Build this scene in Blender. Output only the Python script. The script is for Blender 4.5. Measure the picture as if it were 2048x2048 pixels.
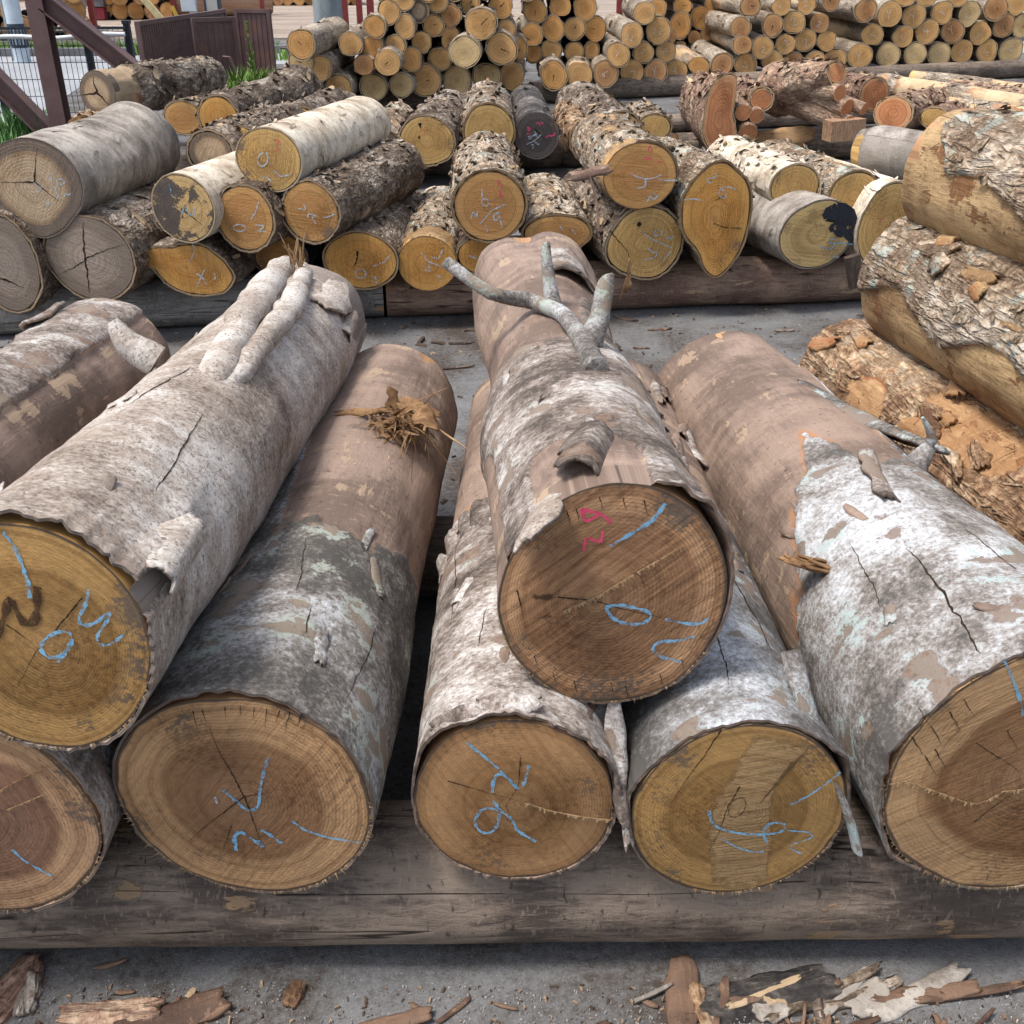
import bpy, math, random
import numpy as np
from mathutils import Vector

for _o in list(bpy.data.objects):
    bpy.data.objects.remove(_o, do_unlink=True)
scene = bpy.context.scene
COL = scene.collection
PI = math.pi
R = math.radians

# ------------------------------------------------------------------ camera, sky, sun, exposure
CAM_H, PITCH, FOC = 1.6, R(28.5), 2048.0
cam_data = bpy.data.cameras.new('camera')
cam_data.sensor_width = 36.0
cam_data.lens = 36.0
cam_data.clip_start = 0.05
cam_data.clip_end = 2000.0
cam = bpy.data.objects.new('camera', cam_data)
COL.objects.link(cam)
cam.location = (0, 0, CAM_H)
cam.rotation_euler = (PI / 2 - PITCH, 0, 0)
scene.camera = cam

SUN_EL, SUN_AZ = R(67), R(-108)         # high hazy sun from the left (azimuth from +Y towards +X)
world = bpy.data.worlds.new('World')
scene.world = world
world.use_nodes = True
wn = world.node_tree
bg = wn.nodes['Background']
sky = wn.nodes.new('ShaderNodeTexSky')
sky.sky_type = 'NISHITA'
sky.sun_disc = False
sky.sun_elevation = SUN_EL
sky.sun_rotation = SUN_AZ
sky.air_density = 1.0
sky.dust_density = 3.0
sky.ozone_density = 1.0
hsv = wn.nodes.new('ShaderNodeHueSaturation')      # thin high cloud: the sky light is paler than clear blue
hsv.inputs['Saturation'].default_value = 0.6
wn.links.new(sky.outputs[0], hsv.inputs['Color'])
wn.links.new(hsv.outputs[0], bg.inputs[0])
bg.inputs[1].default_value = 0.13
sun_d = bpy.data.lights.new('sun', 'SUN')
sun_d.energy = 2.25
sun_d.angle = R(14)
sun_d.color = (1.0, 0.94, 0.86)
sun = bpy.data.objects.new('sun', sun_d)
COL.objects.link(sun)
_d = Vector((math.sin(SUN_AZ) * math.cos(SUN_EL), math.cos(SUN_AZ) * math.cos(SUN_EL), math.sin(SUN_EL)))
sun.rotation_euler = _d.to_track_quat('Z', 'Y').to_euler()
sun.location = _d * 60
scene.view_settings.view_transform = 'Standard'
scene.view_settings.look = 'None'
scene.view_settings.gamma = 1.0
scene.view_settings.exposure = 0.74
scene.render.engine = 'CYCLES'
scene.cycles.max_bounces = 4
scene.cycles.diffuse_bounces = 2
scene.cycles.transparent_max_bounces = 6
scene.cycles.use_denoising = True
scene.cycles.use_adaptive_sampling = True
scene.cycles.adaptive_threshold = 0.03

# ------------------------------------------------------------------ surveying helpers
EYE = np.array((0.0, 0.0, CAM_H))
_FW = np.array((0, math.cos(PITCH), -math.sin(PITCH)))
_UP = np.array((0, math.sin(PITCH), math.cos(PITCH)))
_RT = np.array((1.0, 0, 0))
def ray(x, y):
    return _FW + (x - 1024) / FOC * _RT - (y - 1024) / FOC * _UP
def at_y(x, y, Y):
    d = ray(x, y); return EYE + d * (Y / d[1])
def at_z(x, y, z=0.0):
    d = ray(x, y); return EYE + d * ((z - CAM_H) / d[2])
def depth(p):
    return float(np.dot(np.asarray(p) - EYE, _FW))
def m_px(p):
    return depth(p) / FOC
def on_plane(x, y, p0, n):
    d = ray(x, y); t = np.dot(p0 - EYE, n) / np.dot(d, n); return EYE + d * t

# ------------------------------------------------------------------ numpy noise
_TAB = (np.random.RandomState(4).rand(64 ** 3) * 2 - 1).astype(np.float32)
def vnoise(p, seed=0):
    p = np.asarray(p, dtype=np.float32) + np.float32((seed * 7.919) % 61)
    fl = np.floor(p); f = p - fl; i = fl.astype(np.int32)
    u = f * f * (3 - 2 * f)
    x0 = (i[..., 0] & 63) << 12; x1 = ((i[..., 0] + 1) & 63) << 12
    y0 = ((i[..., 1] + seed * 5) & 63) << 6; y1 = ((i[..., 1] + seed * 5 + 1) & 63) << 6
    z0 = (i[..., 2] + seed * 11) & 63; z1 = (i[..., 2] + seed * 11 + 1) & 63
    ux, uy, uz = u[..., 0], u[..., 1], u[..., 2]
    T = _TAB
    def lx(y, z): a = T[x0 + y + z]; return a + (T[x1 + y + z] - a) * ux
    a0 = lx(y0, z0); a0 = a0 + (lx(y1, z0) - a0) * uy
    a1 = lx(y0, z1); a1 = a1 + (lx(y1, z1) - a1) * uy
    return a0 + (a1 - a0) * uz
def fbm(p, seed=0, octv=4, gain=0.5, lac=2.03):
    a, s, out = 1.0, 0.0, 0.0
    for k in range(octv):
        out = out + a * vnoise(p, seed + k * 17); s += a; a *= gain; p = p * lac + 3.7
    return out / s
def ridged(p, seed=0, octv=3):
    a, s, out = 1.0, 0.0, 0.0
    for k in range(octv):
        out = out + a * (1 - 2 * np.abs(vnoise(p, seed + k * 31))); s += a; a *= 0.5; p = p * 2.1 + 1.3
    return out / s
def nzf(q, seed=0, streak='circ'):
    """three slow noise fields per point (patches, streaks, blotches) that the log materials read"""
    k = {'circ': (9, 9, 38), 'long': (46, 46, 5), 'none': (13, 13, 13)}[streak]
    q = np.asarray(q, dtype=np.float32)
    return np.stack([fbm(q * 6 + 5, seed + 1, 3), fbm(q * np.array(k, dtype=np.float32), seed + 2, 3), fbm(q * 15 + 9, seed + 3, 3)], -1) * 1.7
def nze(e):
    e = np.asarray(e, dtype=np.float32)
    return np.stack([fbm(e * 8, 1, 3), fbm(e * 30 + 3, 2, 3), fbm(e * 9 + 7, 3, 4)], -1) * 1.6
def sstep(a, b, x):
    t = np.clip((x - a) / (b - a), 0, 1); return t * t * (3 - 2 * t)

# ------------------------------------------------------------------ mesh helpers
class MB:
    """collects vertices, faces and point attributes, then links ONE mesh object"""
    def __init__(s):
        s.V = []; s.Q = []; s.T = []; s.A = {}; s.n = 0
    def add(self, V, Q=None, T=None, **attrs):
        V = np.asarray(V, dtype=np.float64).reshape(-1, 3)
        if Q is not None and len(Q): self.Q.append(np.asarray(Q, dtype=np.int64).reshape(-1, 4) + self.n)
        if T is not None and len(T): self.T.append(np.asarray(T, dtype=np.int64).reshape(-1, 3) + self.n)
        if 'lp' in attrs and 'nz' not in attrs: attrs['nz'] = nzf(attrs['lp'])
        if 'ep' in attrs and 'nz' not in attrs: attrs['nz'] = nze(attrs['ep'])
        for k, a in attrs.items():
            self.A.setdefault(k, []).append((self.n, np.asarray(a, dtype=np.float32)))
        self.V.append(V); self.n += len(V)
    def mesh(s, name, origin=(0, 0, 0), smooth=True):
        me = bpy.data.meshes.new(name)
        V = np.concatenate(s.V) - np.asarray(origin)
        nq = sum(len(q) for q in s.Q); nt = sum(len(t) for t in s.T)
        me.vertices.add(len(V)); me.vertices.foreach_set('co', V.astype(np.float32).ravel())
        loops = []
        if nq: loops.append(np.concatenate(s.Q).ravel())
        if nt: loops.append(np.concatenate(s.T).ravel())
        L = np.concatenate(loops).astype(np.int32)
        me.loops.add(len(L)); me.loops.foreach_set('vertex_index', L)
        st = np.concatenate([np.arange(nq) * 4, nq * 4 + np.arange(nt) * 3]).astype(np.int32)
        me.polygons.add(nq + nt); me.polygons.foreach_set('loop_start', st)
        me.polygons.foreach_set('use_smooth', np.full(nq + nt, smooth, dtype=bool))
        for k, lst in s.A.items():
            vec = lst[0][1].ndim == 2
            at = me.attributes.new(k, 'FLOAT_VECTOR' if vec else 'FLOAT', 'POINT')
            full = np.zeros((len(V), 3) if vec else len(V), dtype=np.float32)
            for off, a in lst: full[off:off + len(a)] = a
            at.data.foreach_set('vector' if vec else 'value', full.ravel())
        me.update(calc_edges=True)
        me.validate()
        return me
    def build(s, name, mat, parent=None, origin=(0, 0, 0), smooth=True, loc=None):
        me = s.mesh(name, origin, smooth)
        me.materials.append(mat)
        o = bpy.data.objects.new(name, me); COL.objects.link(o)
        if parent is not None: o.parent = parent
        if loc is not None: o.location = loc
        return o
def tag(o, label=None, cat=None, group=None, kind=None):
    if label: o['label'] = label
    if cat: o['category'] = cat
    if group: o['group'] = group
    if kind: o['kind'] = kind
    return o
def empty(name, loc, label=None, cat=None, group=None):
    o = bpy.data.objects.new(name, None); COL.objects.link(o); o.location = tuple(loc)
    o.empty_display_size = 0.1
    return tag(o, label, cat, group)
def grid_q(nr, nc, wrap=True):
    i = np.arange(nr - 1)[:, None]; j = np.arange(nc if wrap else nc - 1)[None, :]
    j2 = (j + 1) % nc
    return np.stack(np.broadcast_arrays(i * nc + j, i * nc + j2, (i + 1) * nc + j2, (i + 1) * nc + j), -1).reshape(-1, 4)
BOXQ = np.array([(0, 3, 2, 1), (4, 5, 6, 7), (0, 1, 5, 4), (1, 2, 6, 5), (2, 3, 7, 6), (3, 0, 4, 7)])
def box(mb, c, size, ax=None):
    ax = np.eye(3) if ax is None else ax
    h = np.array(size) / 2
    sg = np.array([(-1, -1, -1), (1, -1, -1), (1, 1, -1), (-1, 1, -1), (-1, -1, 1), (1, -1, 1), (1, 1, 1), (-1, 1, 1)])
    mb.add(np.asarray(c) + (sg * h) @ ax, BOXQ)
def frame_of(a):
    a = np.asarray(a, float); a = a / np.linalg.norm(a)
    ref = np.array((0, 0, 1.0)) if abs(a[2]) < 0.9 else np.array((0, 1.0, 0))
    e1 = np.cross(a, ref); e1 /= np.linalg.norm(e1)
    e2 = np.cross(e1, a)
    return a, e1, e2
def beam(mb, p, q, w, h):
    p = np.asarray(p, float); q = np.asarray(q, float)
    a, e1, e2 = frame_of(q - p)
    box(mb, (p + q) / 2, (w, h, np.linalg.norm(q - p)), np.array([e1, e2, a]))
def tube(mb, pts, rad, n=8, rough=0.0, seed=0, caps=True, lpo=(0, 0, 0), flat=1.0, up=None, s=1.0):
    """tapered tube along points; carries the lp (log position) attribute so log materials work on it"""
    P = np.asarray(pts, float); rad = np.broadcast_to(np.asarray(rad, float), (len(P),)).copy()
    T = np.gradient(P, axis=0); T /= np.linalg.norm(T, axis=1)[:, None] + 1e-9
    ref = np.array(up if up is not None else (0.13, 0.21, 1.0)); ref = ref / np.linalg.norm(ref)
    th = np.arange(n) / n * 2 * PI
    rows = []; lps = []; acc = 0
    for k in range(len(P)):
        if k: acc += np.linalg.norm(P[k] - P[k - 1])
        e1 = np.cross(T[k], ref); e1 /= np.linalg.norm(e1) + 1e-9; e2 = np.cross(e1, T[k])
        d = np.cos(th)[:, None] * e1 + flat * np.sin(th)[:, None] * e2
        rr = rad[k] * np.ones(n)
        if rough:
            rr = rr * (1 + rough * fbm((P[k] + d * rad[k]) * (0.6 / max(rad.max(), 1e-4)) + seed * 3.1, seed, 3))
        rows.append(P[k] + d * rr[:, None])
        lps.append(np.stack([np.cos(th) * rad[k], np.sin(th) * rad[k], np.full(n, acc)], -1) + np.array(lpo))
    V = np.concatenate(rows); Q = grid_q(len(P), n)
    LP = np.concatenate(lps)
    mb.add(V, Q[:, ::-1], lp=LP, s=np.full(len(V), s))
    if caps:
        for k, flip in ((0, True), (len(P) - 1, False)):
            c = rows[k].mean(0); vv = np.vstack([rows[k], c])
            i = np.arange(n); j = (i + 1) % n
            t = np.stack([i, j, np.full(n, n)], -1)
            if flip: t = t[:, ::-1]
            mb.add(vv, None, t, lp=np.vstack([lps[k], lps[k].mean(0)]), s=np.full(n + 1, s))
def plate(mb, c, xdir, ydir, L, W, th=0.006, curl=0.3, bend=0.0, jag=0.15, seed=0, nx=14, ny=8, rough=0.004, s=1.0):
    """a torn, curved sheet of bark with real thickness: L along xdir, W along ydir, curl = cross bow as share of W"""
    x = np.asarray(xdir, float); x /= np.linalg.norm(x)
    y = np.asarray(ydir, float); y = y - x * np.dot(x, y); y /= np.linalg.norm(y)
    z = np.cross(x, y)
    if z[2] < 0: y, z = -y, -z
    u = np.linspace(-0.5, 0.5, nx); v = np.linspace(-0.5, 0.5, ny)
    U, Vv = np.meshgrid(u, v, indexing='ij')
    pj = np.stack([u * 9 + seed, np.full(nx, seed * 0.7), np.zeros(nx)], -1)
    pv = np.stack([v * 7 + seed, np.full(ny, seed * 1.7), np.ones(ny)], -1)
    wj = 1 + jag * (fbm(pj * .5, seed, 2) * 1.1 + .35 * fbm(pj * 3, seed + 3, 2))[:, None]
    lo = jag * fbm(pj * .6 + 11, seed + 5, 2)[:, None]
    lj = 1 + jag * (fbm(pv * .6, seed + 2, 2) * .8 + .4 * fbm(pv * 3, seed + 4, 2))[None, :]
    X = U * L * lj; Y = (Vv * wj + lo * 0.5) * W * (1 - 0.35 * (2 * np.abs(U)) ** 3)
    ang = Y / W * 2
    Z = -curl * W * (ang ** 2) * 0.5 + bend * L * (U ** 2) * 4 * 0.5
    nz = .45 * rough * fbm(np.stack([X * 60, Y * 90, np.full_like(X, seed)], -1), seed + 9, 3)
    top = np.asarray(c) + X[..., None] * x + Y[..., None] * y + (Z + nz)[..., None] * z
    bot = top - z * th
    n = nx * ny
    V = np.concatenate([top.reshape(-1, 3), bot.reshape(-1, 3)])
    q = grid_q(nx, ny, False)
    side = []
    idx = np.arange(n).reshape(nx, ny)
    for e in (idx[0, :], idx[:, -1], idx[-1, ::-1], idx[::-1, 0]):
        for a, b in zip(e[:-1], e[1:]): side.append((a, b, b + n, a + n))
    LP = np.stack([X * 0 + seed, Y, X], -1).reshape(-1, 3)
    mb.add(V, np.concatenate([q[:, ::-1], q + n, np.array(side)]), lp=np.concatenate([LP, LP]),
           s=np.concatenate([np.full(n, s), np.full(n, -1.0)]))

# ------------------------------------------------------------------ node helpers
class Mat:
    def __init__(s, name):
        s.m = bpy.data.materials.new(name); s.m.use_nodes = True
        s.t = s.m.node_tree; s.b = s.t.nodes['Principled BSDF']; s.outn = s.t.nodes['Material Output']
        s.b.inputs['Specular IOR Level'].default_value = 0.25
    def node(s, typ, **kw):
        n = s.t.nodes.new(typ)
        for k, v in kw.items(): setattr(n, k, v)
        return n
    def set(s, sock, v):
        if isinstance(v, bpy.types.NodeSocket): s.t.links.new(v, sock)
        elif isinstance(v, (tuple, list)) and len(v) == 3 and sock.type == 'RGBA': sock.default_value = (*v, 1)
        else: sock.default_value = v
    def attr(s, name, out='Vector'):
        n = s.node('ShaderNodeAttribute', attribute_name=name); return n.outputs[out]
    def obj(s): return s.node('ShaderNodeTexCoord').outputs['Object']
    def rnd(s): return s.node('ShaderNodeObjectInfo').outputs['Random']
    def vmul(s, v, k):
        n = s.node('ShaderNodeVectorMath', operation='MULTIPLY'); s.set(n.inputs[0], v); n.inputs[1].default_value = k; return n.outputs[0]
    def vadd(s, v, k):
        n = s.node('ShaderNodeVectorMath', operation='ADD'); s.set(n.inputs[0], v); s.set(n.inputs[1], k); return n.outputs[0]
    def noise(s, v, scale=5, detail=4, rough=0.55, dist=0.0, vs=None, out='Fac'):
        if vs: v = s.vmul(v, vs)
        n = s.node('ShaderNodeTexNoise'); s.set(n.inputs['Vector'], v)
        n.inputs['Scale'].default_value = scale; n.inputs['Detail'].default_value = max(1, int(detail) - 2)
        n.inputs['Roughness'].default_value = rough; n.inputs['Distortion'].default_value = dist
        return n.outputs[out]
    def voro(s, v, scale=5, feature='F1', vs=None, out='Distance', rnd=1.0):
        if vs: v = s.vmul(v, vs)
        n = s.node('ShaderNodeTexVoronoi', feature=feature); s.set(n.inputs['Vector'], v)
        n.inputs['Scale'].default_value = scale; n.inputs['Randomness'].default_value = rnd
        return n.outputs[out]
    def math(s, op, a, b=0.0, clamp=False):
        n = s.node('ShaderNodeMath', operation=op, use_clamp=clamp); s.set(n.inputs[0], a); s.set(n.inputs[1], b); return n.outputs[0]
    def map(s, v, a, b, c=0.0, d=1.0, smooth=True):
        n = s.node('ShaderNodeMapRange', interpolation_type='SMOOTHSTEP' if smooth else 'LINEAR'); s.set(n.inputs[0], v)
        for k, x in zip((1, 2, 3, 4), (a, b, c, d)): s.set(n.inputs[k], x)
        return n.outputs[0]
    def ramp(s, f, stops):
        n = s.node('ShaderNodeValToRGB'); s.set(n.inputs[0], f); e = n.color_ramp.elements
        while len(e) < len(stops): e.new(0.5)
        for el, (p, c) in zip(e, stops): el.position = p; el.color = (*c, 1) if not isinstance(c, float) else (c, c, c, 1)
        return n.outputs[0]
    def mix(s, f, a, b, mode='MIX'):
        n = s.node('ShaderNodeMix', data_type='RGBA', blend_type=mode); s.set(n.inputs[0], f); s.set(n.inputs[6], a); s.set(n.inputs[7], b)
        return n.outputs[2]
    def bump(s, h, strength=0.5, dist=0.01, normal=None):
        n = s.node('ShaderNodeBump'); n.inputs['Strength'].default_value = strength; n.inputs['Distance'].default_value = dist
        s.set(n.inputs['Height'], h)
        if normal is not None: s.set(n.inputs['Normal'], normal)
        return n.outputs[0]
    def out(s, col, rough=0.8, normal=None, spec=None):
        s.set(s.b.inputs['Base Color'], col); s.set(s.b.inputs['Roughness'], rough)
        if normal is not None: s.set(s.b.inputs['Normal'], normal)
        if spec is not None: s.b.inputs['Specular IOR Level'].default_value = spec
        return s.m

def bark_mat(name, ramp, kx=.22, ky=.20, kz=.12, kf=.75, moss=0.0, lichen=(.40, .45, .40), speck=.6, fissure=0.0, lent=0.0, bare=(.155, .11, .087),
             bare2=(.315, .23, .182), scrape=(.50, .37, .25), scrapes=.5, fresh=(.40, .20, .10), bcrack=0.0, bumpk=.7, fs=1.0, shift=0.0, grain=.8, bv=.8, fz=1.5, fsc=50, worn=0.0, worn_col=(.20, .125, .085)):
    """bark over bare wood: point field s (>0 bark), nz slow noise; the ramp runs dark to pale"""
    M = Mat(name); p = M.attr('lp'); s = M.attr('s', 'Fac')
    sep = M.node('ShaderNodeSeparateXYZ'); M.set(sep.inputs[0], M.attr('nz')); nx, ny, nz = sep.outputs
    fine = M.noise(p, fsc * fs, 8, .72, 0.12, vs=(1, 1, fz))
    fc = M.math('SUBTRACT', fine, .5)
    def madd(a, k, b):
        n = M.node('ShaderNodeMath', operation='MULTIPLY_ADD'); M.set(n.inputs[0], a); n.inputs[1].default_value = k; M.set(n.inputs[2], b); return n.outputs[0]
    v = madd(nx, kx, madd(ny, ky, madd(nz, kz, madd(fc, kf * 2.2, .5 + shift))))
    col = M.ramp(v, ramp)
    h = fine
    if speck:
        sp = M.noise(p, 150 * fs, 4, .7, 0.2)
        col = M.mix(M.math('MULTIPLY', M.map(sp, .56, .66), speck), col, tuple(c * .7 for c in ramp[0][1]))
        h = madd(sp, -.35, h)
    if moss:
        ms = M.map(M.math('ADD', nz, M.math('MULTIPLY', fc, 2.2)), .55 - moss * .6, .75 - moss * .6)
        col = M.mix(M.math('MULTIPLY', ms, .85), col, lichen)
    if worn:
        wm = M.map(madd(nz, 1.0, madd(ny, -.45, madd(fc, 1.3, 0.0))), .50, .56)
        col = M.mix(M.math('MULTIPLY', wm, worn), col, worn_col); h = madd(wm, -.35, h)
    if lent:
        ln = M.map(M.noise(p, 30, 3, .5, 0, vs=(1, 1, 5)), .62, .70)
        col = M.mix(M.math('MULTIPLY', ln, lent), col, ramp[0][1])
    if fissure:
        v1 = M.noise(p, 24 * fs, 5, .62, 0.3, vs=(1, 1, .28))
        cr = M.map(M.math('ABSOLUTE', M.math('SUBTRACT', v1, .5)), 0.0, .11, 1.0, 0.0)
        col = M.mix(M.math('MULTIPLY', cr, fissure), col, tuple(c * .5 for c in ramp[0][1]))
        h = madd(cr, -1.1, h)
    else:
        ck = M.math('ABSOLUTE', nx)
        ckm = M.math('MULTIPLY', M.map(M.math('ABSOLUTE', M.math('ADD', nx, M.math('MULTIPLY', fc, .25))), 0.0, .012, 1, 0), M.map(nz, .15, .3))
        col = M.mix(M.math('MULTIPLY', ckm, .55), col, tuple(c * .4 for c in ramp[0][1]))
    # bare inner wood
    gf = M.noise(p, 60, 7, .72, 0.3, vs=(1, 1, .22))
    gc = M.math('SUBTRACT', gf, .5)
    bc = M.mix(M.map(madd(nx, .7, madd(ny, .3, madd(gc, bv * 2.2, 0.0))), -.6, .6), bare, bare2)
    bc = M.mix(M.math('MULTIPLY', M.map(madd(nz, .4, madd(gc, 2.0, 0.0)), .1, .6), .45), bc, tuple(c * .55 for c in bare))
    sc = M.math('MULTIPLY', M.map(madd(nz, 1.0, madd(ny, .5, madd(gc, 2.6, 0.0))), .72, .82), scrapes)
    bc = M.mix(sc, bc, scrape)
    ds = M.noise(p, 42, 5, .65, .4, vs=(1, 1, 2.6))
    bc = M.mix(M.math('MULTIPLY', M.map(ds, .62, .70), .75), bc, tuple(c * .32 for c in bare))
    bc = M.mix(M.math('MULTIPLY', M.map(ds, .42, .32), .45), bc, tuple(min(1, c * 1.35) for c in bare2))
    hb = madd(gf, grain, madd(ds, -.5, M.math('MULTIPLY', sc, .5)))
    if bcrack:
        lc = M.math('ABSOLUTE', M.math('SUBTRACT', M.noise(p, 9, 5, .6, .3, vs=(1, 1, .06)), .5))
        lcm = M.math('MULTIPLY', M.map(lc, 0.0, .010, 1, 0), M.map(nx, -.1, .15))
        bc = M.mix(M.math('MULTIPLY', lcm, bcrack), bc, tuple(c * .15 for c in bare)); hb = M.math('SUBTRACT', hb, lcm)
    edge = M.math('ADD', s, M.math('MULTIPLY', fc, .5))
    f = M.map(edge, -.03, .03)
    bc = M.mix(M.math('MULTIPLY', M.map(edge, -.30, -.02), M.map(nx, .0, .3)), bc, fresh)
    col = M.mix(f, bc, col)
    hh = M.node('ShaderNodeMix', data_type='FLOAT'); M.set(hh.inputs[0], f); M.set(hh.inputs[2], hb); M.set(hh.inputs[3], M.math('ADD', h, .3))
    return M.out(col, M.map(f, 0, 1, .70, .86), M.bump(hh.outputs[0], bumpk, .006), .3)

def end_mat(name, heart=(.24, .13, .055), sap=(.42, .27, .11), pith=(.30, .17, .08), hr=.62, hw=.16, stain=0.3, stain_col=(.13, .105, .085),
            saw=0.5, ring=0.5, rim=(.10, .07, .05), grey=0.0, blue=0.0, seed=0.0, fine=True, ringn=34):
    M = Mat(name); e = M.attr('ep'); rho = M.attr('rho', 'Fac')
    sep = M.node('ShaderNodeSeparateXYZ'); M.set(sep.inputs[0], M.attr('nz')); nx, ny, nz = sep.outputs
    def madd(a, k, b):
        n = M.node('ShaderNodeMath', operation='MULTIPLY_ADD'); M.set(n.inputs[0], a); n.inputs[1].default_value = k; M.set(n.inputs[2], b); return n.outputs[0]
    rr = madd(nx, .07, rho)
    hc = M.mix(M.map(rr, 0.0, hr * .8), pith, heart)
    hc = M.mix(M.math('MULTIPLY', M.math('MULTIPLY', M.map(rr, hr - .14, hr - .03), M.map(rr, hr + .05, hr - .02)), .75), hc, (heart[0] * .60, heart[1] * .52, heart[2] * .46))
    col = M.mix(M.map(rr, hr - hw, hr + hw * .35), hc, sap)
    # growth rings that follow the outline
    r2 = madd(ny, .010, madd(nx, .016, rho))
    ringl = M.map(M.math('FRACT', M.math('MULTIPLY', r2, ringn)), .55, 1.0)
    if fine:
        ringl = M.math('ADD', M.math('MULTIPLY', ringl, .6), M.math('MULTIPLY', M.map(M.math('FRACT', M.math('MULTIPLY', r2, ringn * 2.7)), .45, 1.0), .4))
    col = M.mix(M.math('MULTIPLY', M.math('MULTIPLY', ringl, M.map(nz, -.7, .5, .25, 1.0)), min(1, ring * 1.5)), col, tuple(c * .52 for c in heart))
    cz = M.node('ShaderNodeCombineXYZ'); M.set(cz.inputs[0], M.math('MULTIPLY', r2, 9.0)); cz.inputs[1].default_value = seed
    zone = M.noise(cz.outputs[0], 1.0, 3, .6)
    col = M.mix(M.math('MULTIPLY', M.map(zone, .47, .62), .5), col, (heart[0] * .62, heart[1] * .56, heart[2] * .52))
    rot = M.node('ShaderNodeVectorRotate', rotation_type='Z_AXIS'); M.set(rot.inputs['Vector'], e); rot.inputs['Angle'].default_value = seed * 1.7 + .5
    sw = M.noise(rot.outputs[0], 48, 6, .72, .15, vs=(.09, 2.2, 1))
    col = M.mix(M.math('MULTIPLY', M.map(sw, .52, .36), .6 * saw), col, (1.42, 1.40, 1.36), 'MULTIPLY')
    col = M.mix(M.math('MULTIPLY', M.map(sw, .52, .66), .8 * saw), col, (.60, .55, .50), 'MULTIPLY')
    mot = M.noise(e, 95, 6, .76)
    mc = M.math('SUBTRACT', mot, .5)
    col = M.mix(M.math('MULTIPLY', M.map(madd(nz, .12, mot), .53, .68), .6), col, (.58, .52, .47), 'MULTIPLY')
    col = M.mix(M.math('MULTIPLY', M.map(madd(nx, .15, mot), .56, .40), .5), col, (1.35, 1.33, 1.28), 'MULTIPLY')
    col = M.mix(M.math('MULTIPLY', M.map(nz, .0, .7), .5), col, (.80, .74, .66), 'MULTIPLY')
    if stain:
        sn = M.math('MULTIPLY', M.map(madd(mc, 2.4, madd(ny, .3, nz)), .75 - stain * .7, 1.0 - stain * .6), M.map(rho, .62, .90))
        col = M.mix(M.math('MULTIPLY', sn, .8), col, stain_col)
    if grey: col = M.mix(M.math('MULTIPLY', M.map(nz, -.5, .5), grey), col, (.25, .22, .18))
    if blue: col = M.mix(M.math('MULTIPLY', M.map(madd(mc, 1.5, madd(ny, .4, nz)), .05, .18), blue), col, (.035, .04, .055))
    col = M.mix(M.map(madd(ny, .012, rho), .972, .988), col, rim)
    h = madd(sw, .9, madd(mot, .6, M.math('MULTIPLY', ringl, .18)))
    return M.out(col, .72, M.bump(h, .6, .005), .28)

def chalk_mat(name, c, cover=.45):
    M = Mat(name); p = M.obj()
    n = M.noise(p, 190, 5, .75); n2 = M.noise(p, 60, 3, .6)
    a = M.map(M.math('ADD', M.math('MULTIPLY', n, .7), M.math('MULTIPLY', n2, .3)), .50 - cover * .22, .66 - cover * .16)
    M.out(M.mix(M.map(n2, .3, .7), c, tuple(min(1, x * 1.25) for x in c)), .95)
    tr = M.node('ShaderNodeBsdfTransparent'); mx = M.node('ShaderNodeMixShader')
    M.set(mx.inputs[0], M.math('MULTIPLY', a, .82)); M.t.links.new(tr.outputs[0], mx.inputs[1]); M.t.links.new(M.b.outputs[0], mx.inputs[2])
    M.t.links.new(mx.outputs[0], M.outn.inputs[0])
    return M.m
def plain_mat(name, a, b, scale=8, rough=.7, vs=None, bumpk=.2, metal=0.0, fine=60, rust=None):
    M = Mat(name); p = M.obj()
    n = M.noise(p, scale, 5, .62, .2, vs=vs); f = M.noise(p, fine, 4, .6)
    col = M.mix(M.map(n, .32, .68), a, b)
    col = M.mix(M.math('MULTIPLY', M.map(f, .5, .7), .35), col, tuple(c * .6 for c in a))
    if rust:
        col = M.mix(M.map(M.noise(p, scale * .7, 6, .7, .5), .57, .66), col, rust)
    M.b.inputs['Metallic'].default_value = metal
    return M.out(col, rough, M.bump(M.math('ADD', M.math('MULTIPLY', f, .5), n), bumpk, .004))

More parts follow.
